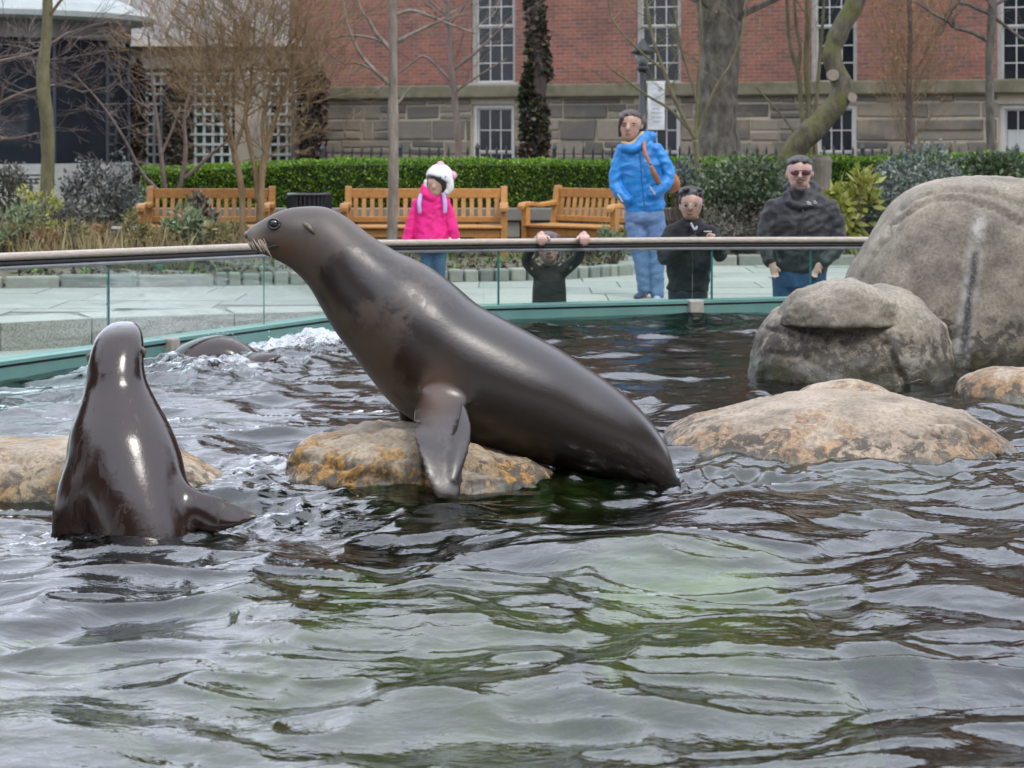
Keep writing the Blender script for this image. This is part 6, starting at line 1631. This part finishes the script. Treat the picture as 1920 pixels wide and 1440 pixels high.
w.chain(b, [(1476, 368, -.02, 11), (1482, 382, -.07, 10), (1502, 386, -.09, 9)]); w.chain(b, [(1526, 352, .05, 12), (1530, 368, .0, 12), (1516, 384, -.07, 10)]); w.chain(b, [(1480, 352, .09, 10), (1503, 345, .13, 13), (1526, 350, .09, 10)])
w.skin('jacket', b, m_rain, .009, 2, fold=.012)
b = MB(); w.chain(b, [(1500, 392, -.155, 1.4), (1497, 440, -.185, 1.4), (1492, 500, -.17, 1.4)], 6, 3); w.raw('placket', b, m_black)
m_logo = mat('logo_grey', (.55, .57, .60), None, rough=.6)
for q in range(3):
    b = MB(); rr_ = 3.2 + q * 2.2
    b.tube([w.pt(1519 + rr_ * math.cos(a), 381 - rr_ * math.sin(a) * .8, -.165 + .004 * q) for a in np.linspace(0, 1.5, 7)], .0022, 5); w.raw('chest_logo', b, m_logo)
b = MB(); w.chain(b, [(1508, 377, -.16, 1.1), (1514, 379.5, -.165, 1.1)], 6, 2); w.chain(b, [(1508, 380.5, -.16, 1.1), (1515, 382.5, -.165, 1.1)], 6, 2); w.raw('chest_logo', b, m_logo)
b = MB(); w.chain(b, [(1499, 508, .02, 52, .7), (1499, 535, .02, 51, .7)], 16); w.chain(b, [(1475, 530, .02, 27), (1474, 620, .02, 21), (1474, 715, .02, 16)]); w.chain(b, [(1525, 530, .02, 27), (1526, 620, .02, 21), (1526, 715, .02, 16)])
w.skin('jeans', b, cloth('dark_denim', (.012, .05, .13), (.025, .09, .20), .85), .01, 2)
for px in (1472, 1528):
    b = MB(); w.chain(b, [(px, 722, .03, 11), (px, 725, -.06, 11), (px, 727, -.16, 9)], 10, 3); w.skin('shoe', b, m_black, .009, 2)
b = MB(); w.hair(b, 1499, 326, 48, 66, -3); w.skin('hair', b, m_hair, .007, 1)
b = MB(); w.chain(b, [(1489, 350, -.10, 4), (1497, 355, -.125, 5), (1507, 351, -.10, 4)], 8, 3); w.chain(b, [(1489, 338, -.115, 2), (1496, 336, -.13, 2), (1504, 338, -.115, 2)], 8, 3); w.skin('beard', b, mat('stubble', (.06, .04, .035), (.12, .08, .07), 60, .8), .006, 1)
m_lens = mat('sunglass_lens', (.05, .015, .02), (.16, .05, .06), 20, .08)
for sg in (-1, 1):
    b = MB(); b.ball(w.pt(1497 + sg * 10.5, 323.5, -.118), (8.6 * w.k, .008, 5.2 * w.k), 12, 8); gp = w.raw('sunglass_lens', b, m_lens)
b = MB(); b.tube([w.pt(1486, 320, -.125), w.pt(1508, 319, -.125), w.pt(1516, 320, -.09), w.pt(1523, 322, .0)], .004, 6); w.raw('sunglass_frame', b, m_black)

# ---- small child holding the rail
w = Fig(14.25, 1030, LOW_Z, 'small child in a dark brown jacket hanging onto the rail with both hands', PG)
b = MB(); w.head(b, 1028, 466, 46, 60, 2); w.chain(b, [(1030, 492, .02, 12), (1030, 508, .02, 13)])
w.chain(b, [(1030, 512, .02, 25, .6), (1030, 560, .02, 26, .7), (1030, 610, .02, 25, .7)])
w.chain(b, [(1006, 512, .0, 8), (991, 492, -.05, 5.5), (995, 464, -.13, 5.5), (1008, 443, -.24, 6.5)]); w.chain(b, [(1056, 510, .0, 8), (1080, 488, -.05, 5.5), (1089, 463, -.13, 5.5), (1091, 442, -.24, 6.5)])
for hx, tx in ((1014, 7), (1092, -6)):           # palms on the rail, fingers hanging over its front
    w.chain(b, [(hx - 3, 441, -.25, 7.5, .8), (hx, 438, -.30, 9, .6), (hx + 1, 438, -.345, 9, .6)], 10, 3)
    for o_, ln in ((-7.5, 12), (-2.6, 15), (2.4, 14), (7.2, 11)):
        w.chain(b, [(hx + 1 + o_ * .8, 437.5, -.35, 2.7), (hx + 1 + o_, 440, -.392, 2.6), (hx + 1 + o_, 440 + ln * .7, -.398, 2.3), (hx + 1 + o_ * .95, 440 + ln, -.392, 1.9)], 8, 3)
    w.chain(b, [(hx + tx, 439, -.30, 3), (hx + tx * 1.9, 440, -.345, 2.7), (hx + tx * 2.1, 444, -.38, 2.2)], 8, 3)
w.chain(b, [(1018, 610, .02, 11), (1018, 680, .02, 9), (1018, 745, .02, 7)]); w.chain(b, [(1043, 610, .02, 11), (1043, 680, .02, 9), (1043, 745, .02, 7)])
w.skin('body', b, sk2, .0065, 1); w.face(1028, 466, 46, 60, 2)
b = MB(); w.chain(b, [(1030, 500, .03, 17, .8), (1030, 512, .02, 28, .6), (1030, 545, .02, 32, .68), (1030, 590, .02, 33, .7)], 16)
w.chain(b, [(1008, 512, .01, 12.5), (994, 498, -.01, 12), (987, 484, -.06, 10.5), (994, 466, -.13, 9), (1001, 454, -.18, 8)]); w.chain(b, [(1054, 510, .01, 12.5), (1072, 494, -.01, 12), (1084, 482, -.06, 10.5), (1089, 464, -.13, 9), (1091, 452, -.18, 8)])
w.skin('jacket', b, cloth('brown_jacket', (.022, .019, .017), (.045, .038, .034), .85), .008, 2)
b = MB(); w.chain(b, [(1018, 600, .02, 15), (1018, 680, .02, 12), (1018, 742, .02, 10)]); w.chain(b, [(1043, 600, .02, 15), (1043, 680, .02, 12), (1043, 742, .02, 10)]); w.skin('trousers', b, m_blk, .01, 2)
for px in (1017, 1044):
    b = MB(); w.chain(b, [(px, 752, .03, 8), (px, 756, -.05, 8), (px, 757, -.10, 6)], 10, 3); w.skin('shoe', b, m_black, .008, 2)
b = MB(); w.hair(b, 1028, 466, 46, 60, 2); w.chain(b, [(1048, 462, -.01, 6), (1050, 480, -.03, 5), (1046, 492, -.06, 3.5)]); w.chain(b, [(1006, 462, -.01, 6), (1006, 480, -.02, 4)]); w.skin('hair', b, mat('hair_ash', (.05, .035, .03), (.11, .08, .065), 40, .5, .4, 120), .007, 1)

# ---- girl in pink
w = Fig(19.6, 810, DECK_Z, 'girl in a hot pink coat and white animal eared hat tilting her head', PG)
b = MB(); w.head(b, 817, 348, 34, 46, -3); w.chain(b, [(812, 364, .02, 9), (808, 380, .02, 10)])
w.chain(b, [(808, 380, .02, 24, .6), (809, 420, .02, 25, .65), (810, 465, .02, 25, .7)])
w.chain(b, [(786, 385, .0, 7), (774, 420, -.01, 6), (764, 450, -.03, 5)]); w.chain(b, [(834, 382, .0, 7), (846, 418, -.01, 6), (852, 448, -.03, 5)])
w.hand(b, 763, 454, -.03, 100, 15, .3); w.hand(b, 853, 453, -.03, 85, 15, .3)
w.chain(b, [(800, 465, .02, 11), (801, 500, .02, 9), (802, 532, .02, 7)]); w.chain(b, [(824, 465, .02, 11), (824, 500, .02, 9), (824, 532, .02, 7)])
w.skin('body', b, sk1, .007, 2); w.face(815, 352, 28, 38, -2)
m_pink = cloth('pink_coat', (.72, .003, .16), (.90, .010, .27), .75)
b = MB(); w.chain(b, [(808, 362, .03, 15, .8), (808, 378, .02, 31, .55), (808, 405, .01, 30, .6), (810, 435, .01, 34, .66), (811, 464, .01, 37, .68)], 18)
w.chain(b, [(784, 382, .02, 11.5), (775, 410, .0, 11), (768, 435, -.02, 10.5), (764, 447, -.03, 9.5)]); w.chain(b, [(833, 380, .02, 11.5), (843, 408, .0, 11), (849, 432, -.02, 10.5), (852, 445, -.03, 9.5)])
w.chain(b, [(798, 352, .03, 9), (800, 364, -.02, 10), (812, 372, -.04, 9)])
w.skin('coat', b, m_pink, .0085, 2, fold=.009)
for px, py in ((812, 385), (813, 398), (814, 412)):
    b = MB(); w.ball(b, px, py, -.118, 1.8, 1.8, 1, 8, 6); w.raw('button', b, mat('button_pink', (.55, .002, .12), None, rough=.4))
b = MB(); w.chain(b, [(801, 470, .02, 14), (801, 500, .02, 12), (802, 530, .02, 10)]); w.chain(b, [(824, 470, .02, 14), (824, 500, .02, 12), (824, 530, .02, 10)]); w.skin('jeans', b, cloth('child_denim', (.03, .08, .16), (.05, .13, .25), .85), .009, 2)
for px in (800, 825):
    b = MB(); w.chain(b, [(px, 531, .03, 6), (px, 534, -.04, 6), (px, 535, -.10, 5)], 10, 3); w.skin('shoe', b, mat('shoe_purple', (.2, .1, .25), None, rough=.6), .008, 2)
b = MB(); w.ball(b, 824, 333, .03, 25, 23, 27); w.ball(b, 833, 346, .02, 15, 17, 18); w.ball(b, 806, 344, .03, 10, 15, 16); w.skin('hair_cap', b, m_hair, .008, 2)
hat = w.root
b = MB()
hc = w.pt(824, 334, .02); rings_ = []
for i in range(15):
    th = math.pi * (.5 + .62 * (1 - i / 14) - .62); th = (i / 14) * 2.15
    rings_.append((th, 1.0))
pts_ = []
ax = Vector((.38, .30, .87)).normalized()      # hat axis, tilted to the right and back
e1 = ax.cross(Vector((0, 1, 0))).normalized(); e2 = ax.cross(e1).normalized()
rr_ = []
for i in range(16):
    th = .06 + (i / 15) * 1.75
    rr_.append([hc + (ax * math.cos(th) * 27 + (e1 * math.cos(q) * 26.5 + e2 * math.sin(q) * 28.5) * math.sin(th)) * w.k for q in np.linspace(0, 2 * math.pi, 24, endpoint=False)])
b.rings(rr_)
w.chain(b, [(841, 340, -.02, 10), (842, 352, -.02, 9), (838, 360, -.03, 6)]); w.chain(b, [(801, 342, .0, 7), (800, 352, .0, 6)])
w.skin('hat', b, cloth('white_knit', (.78, .78, .74), (.86, .85, .82), .9, 30, .4, .01), .0075, 2)
for px, py in ((826, 310), (849, 329)):
    b = MB(); w.ball(b, px, py, .0, 8, 8, 7); w.skin('hat_ear', b, cloth('pink_wool', (.78, .36, .48), (.86, .46, .58), .95, 30, .4, .01), .006, 1)
b = MB(); w.ball(b, 826, 332, -.118, 3, 1.9, 2, 8, 6); w.raw('hat_eye', b, mat('hat_eye_blue', (.01, .16, .24), None, rough=.4))
b = MB(); w.ball(b, 836, 331, -.105, 1.6, 1.4, 2, 8, 6); w.raw('hat_eye', b, MATS['hat_eye_blue'])
for pts in ([(789, 366, -.05, 4, .5), (787, 380, -.095, 4, .5), (788, 396, -.10, 3.6, .5)], [(832, 364, -.05, 4, .5), (835, 380, -.09, 4, .5), (835, 396, -.095, 3.6, .5)]):
    b = MB(); w.chain(b, pts, 8, 4); w.raw('backpack_strap', b, cloth('lavender', (.46, .34, .66), (.56, .44, .74), .8))
b = MB(); w.chain(b, [(808, 385, .16, 24, .5), (808, 430, .17, 26, .5)], 14); w.skin('backpack', b, MATS['lavender'], .012, 2)
b = MB(); w.chain(b, [(848, 449, -.03, 8), (856, 451, -.03, 8)], 8, 3); w.raw('cuff', b, mat('cuff_white', (.75, .74, .72), None, rough=.8))

# the overcast light is bright: keep surface tones at their real, darker values
KEEP = {'sea_lion_coat', 'sea_lion_coat_wet', 'animal_eye', 'submerged_rock', 'pool_floor', 'black_gasket', 'spray', 'window_pane', 'pavilion_glass'}
TONE = 0.72
for m in bpy.data.materials:
    if m.name in KEEP or not m.use_nodes: continue
    t = m.node_tree
    for nd in list(t.nodes):
        if nd.type not in ('BSDF_PRINCIPLED', 'BSDF_TRANSLUCENT'): continue
        sk = nd.inputs['Base Color' if nd.type == 'BSDF_PRINCIPLED' else 'Color']
        if sk.is_linked:
            src = sk.links[0].from_socket
            t.links.new(mixc(t, 1.0, src, (TONE, TONE, TONE), 'MULTIPLY'), sk)
        else:
            c = sk.default_value; sk.default_value = (c[0] * TONE, c[1] * TONE, c[2] * TONE, 1)
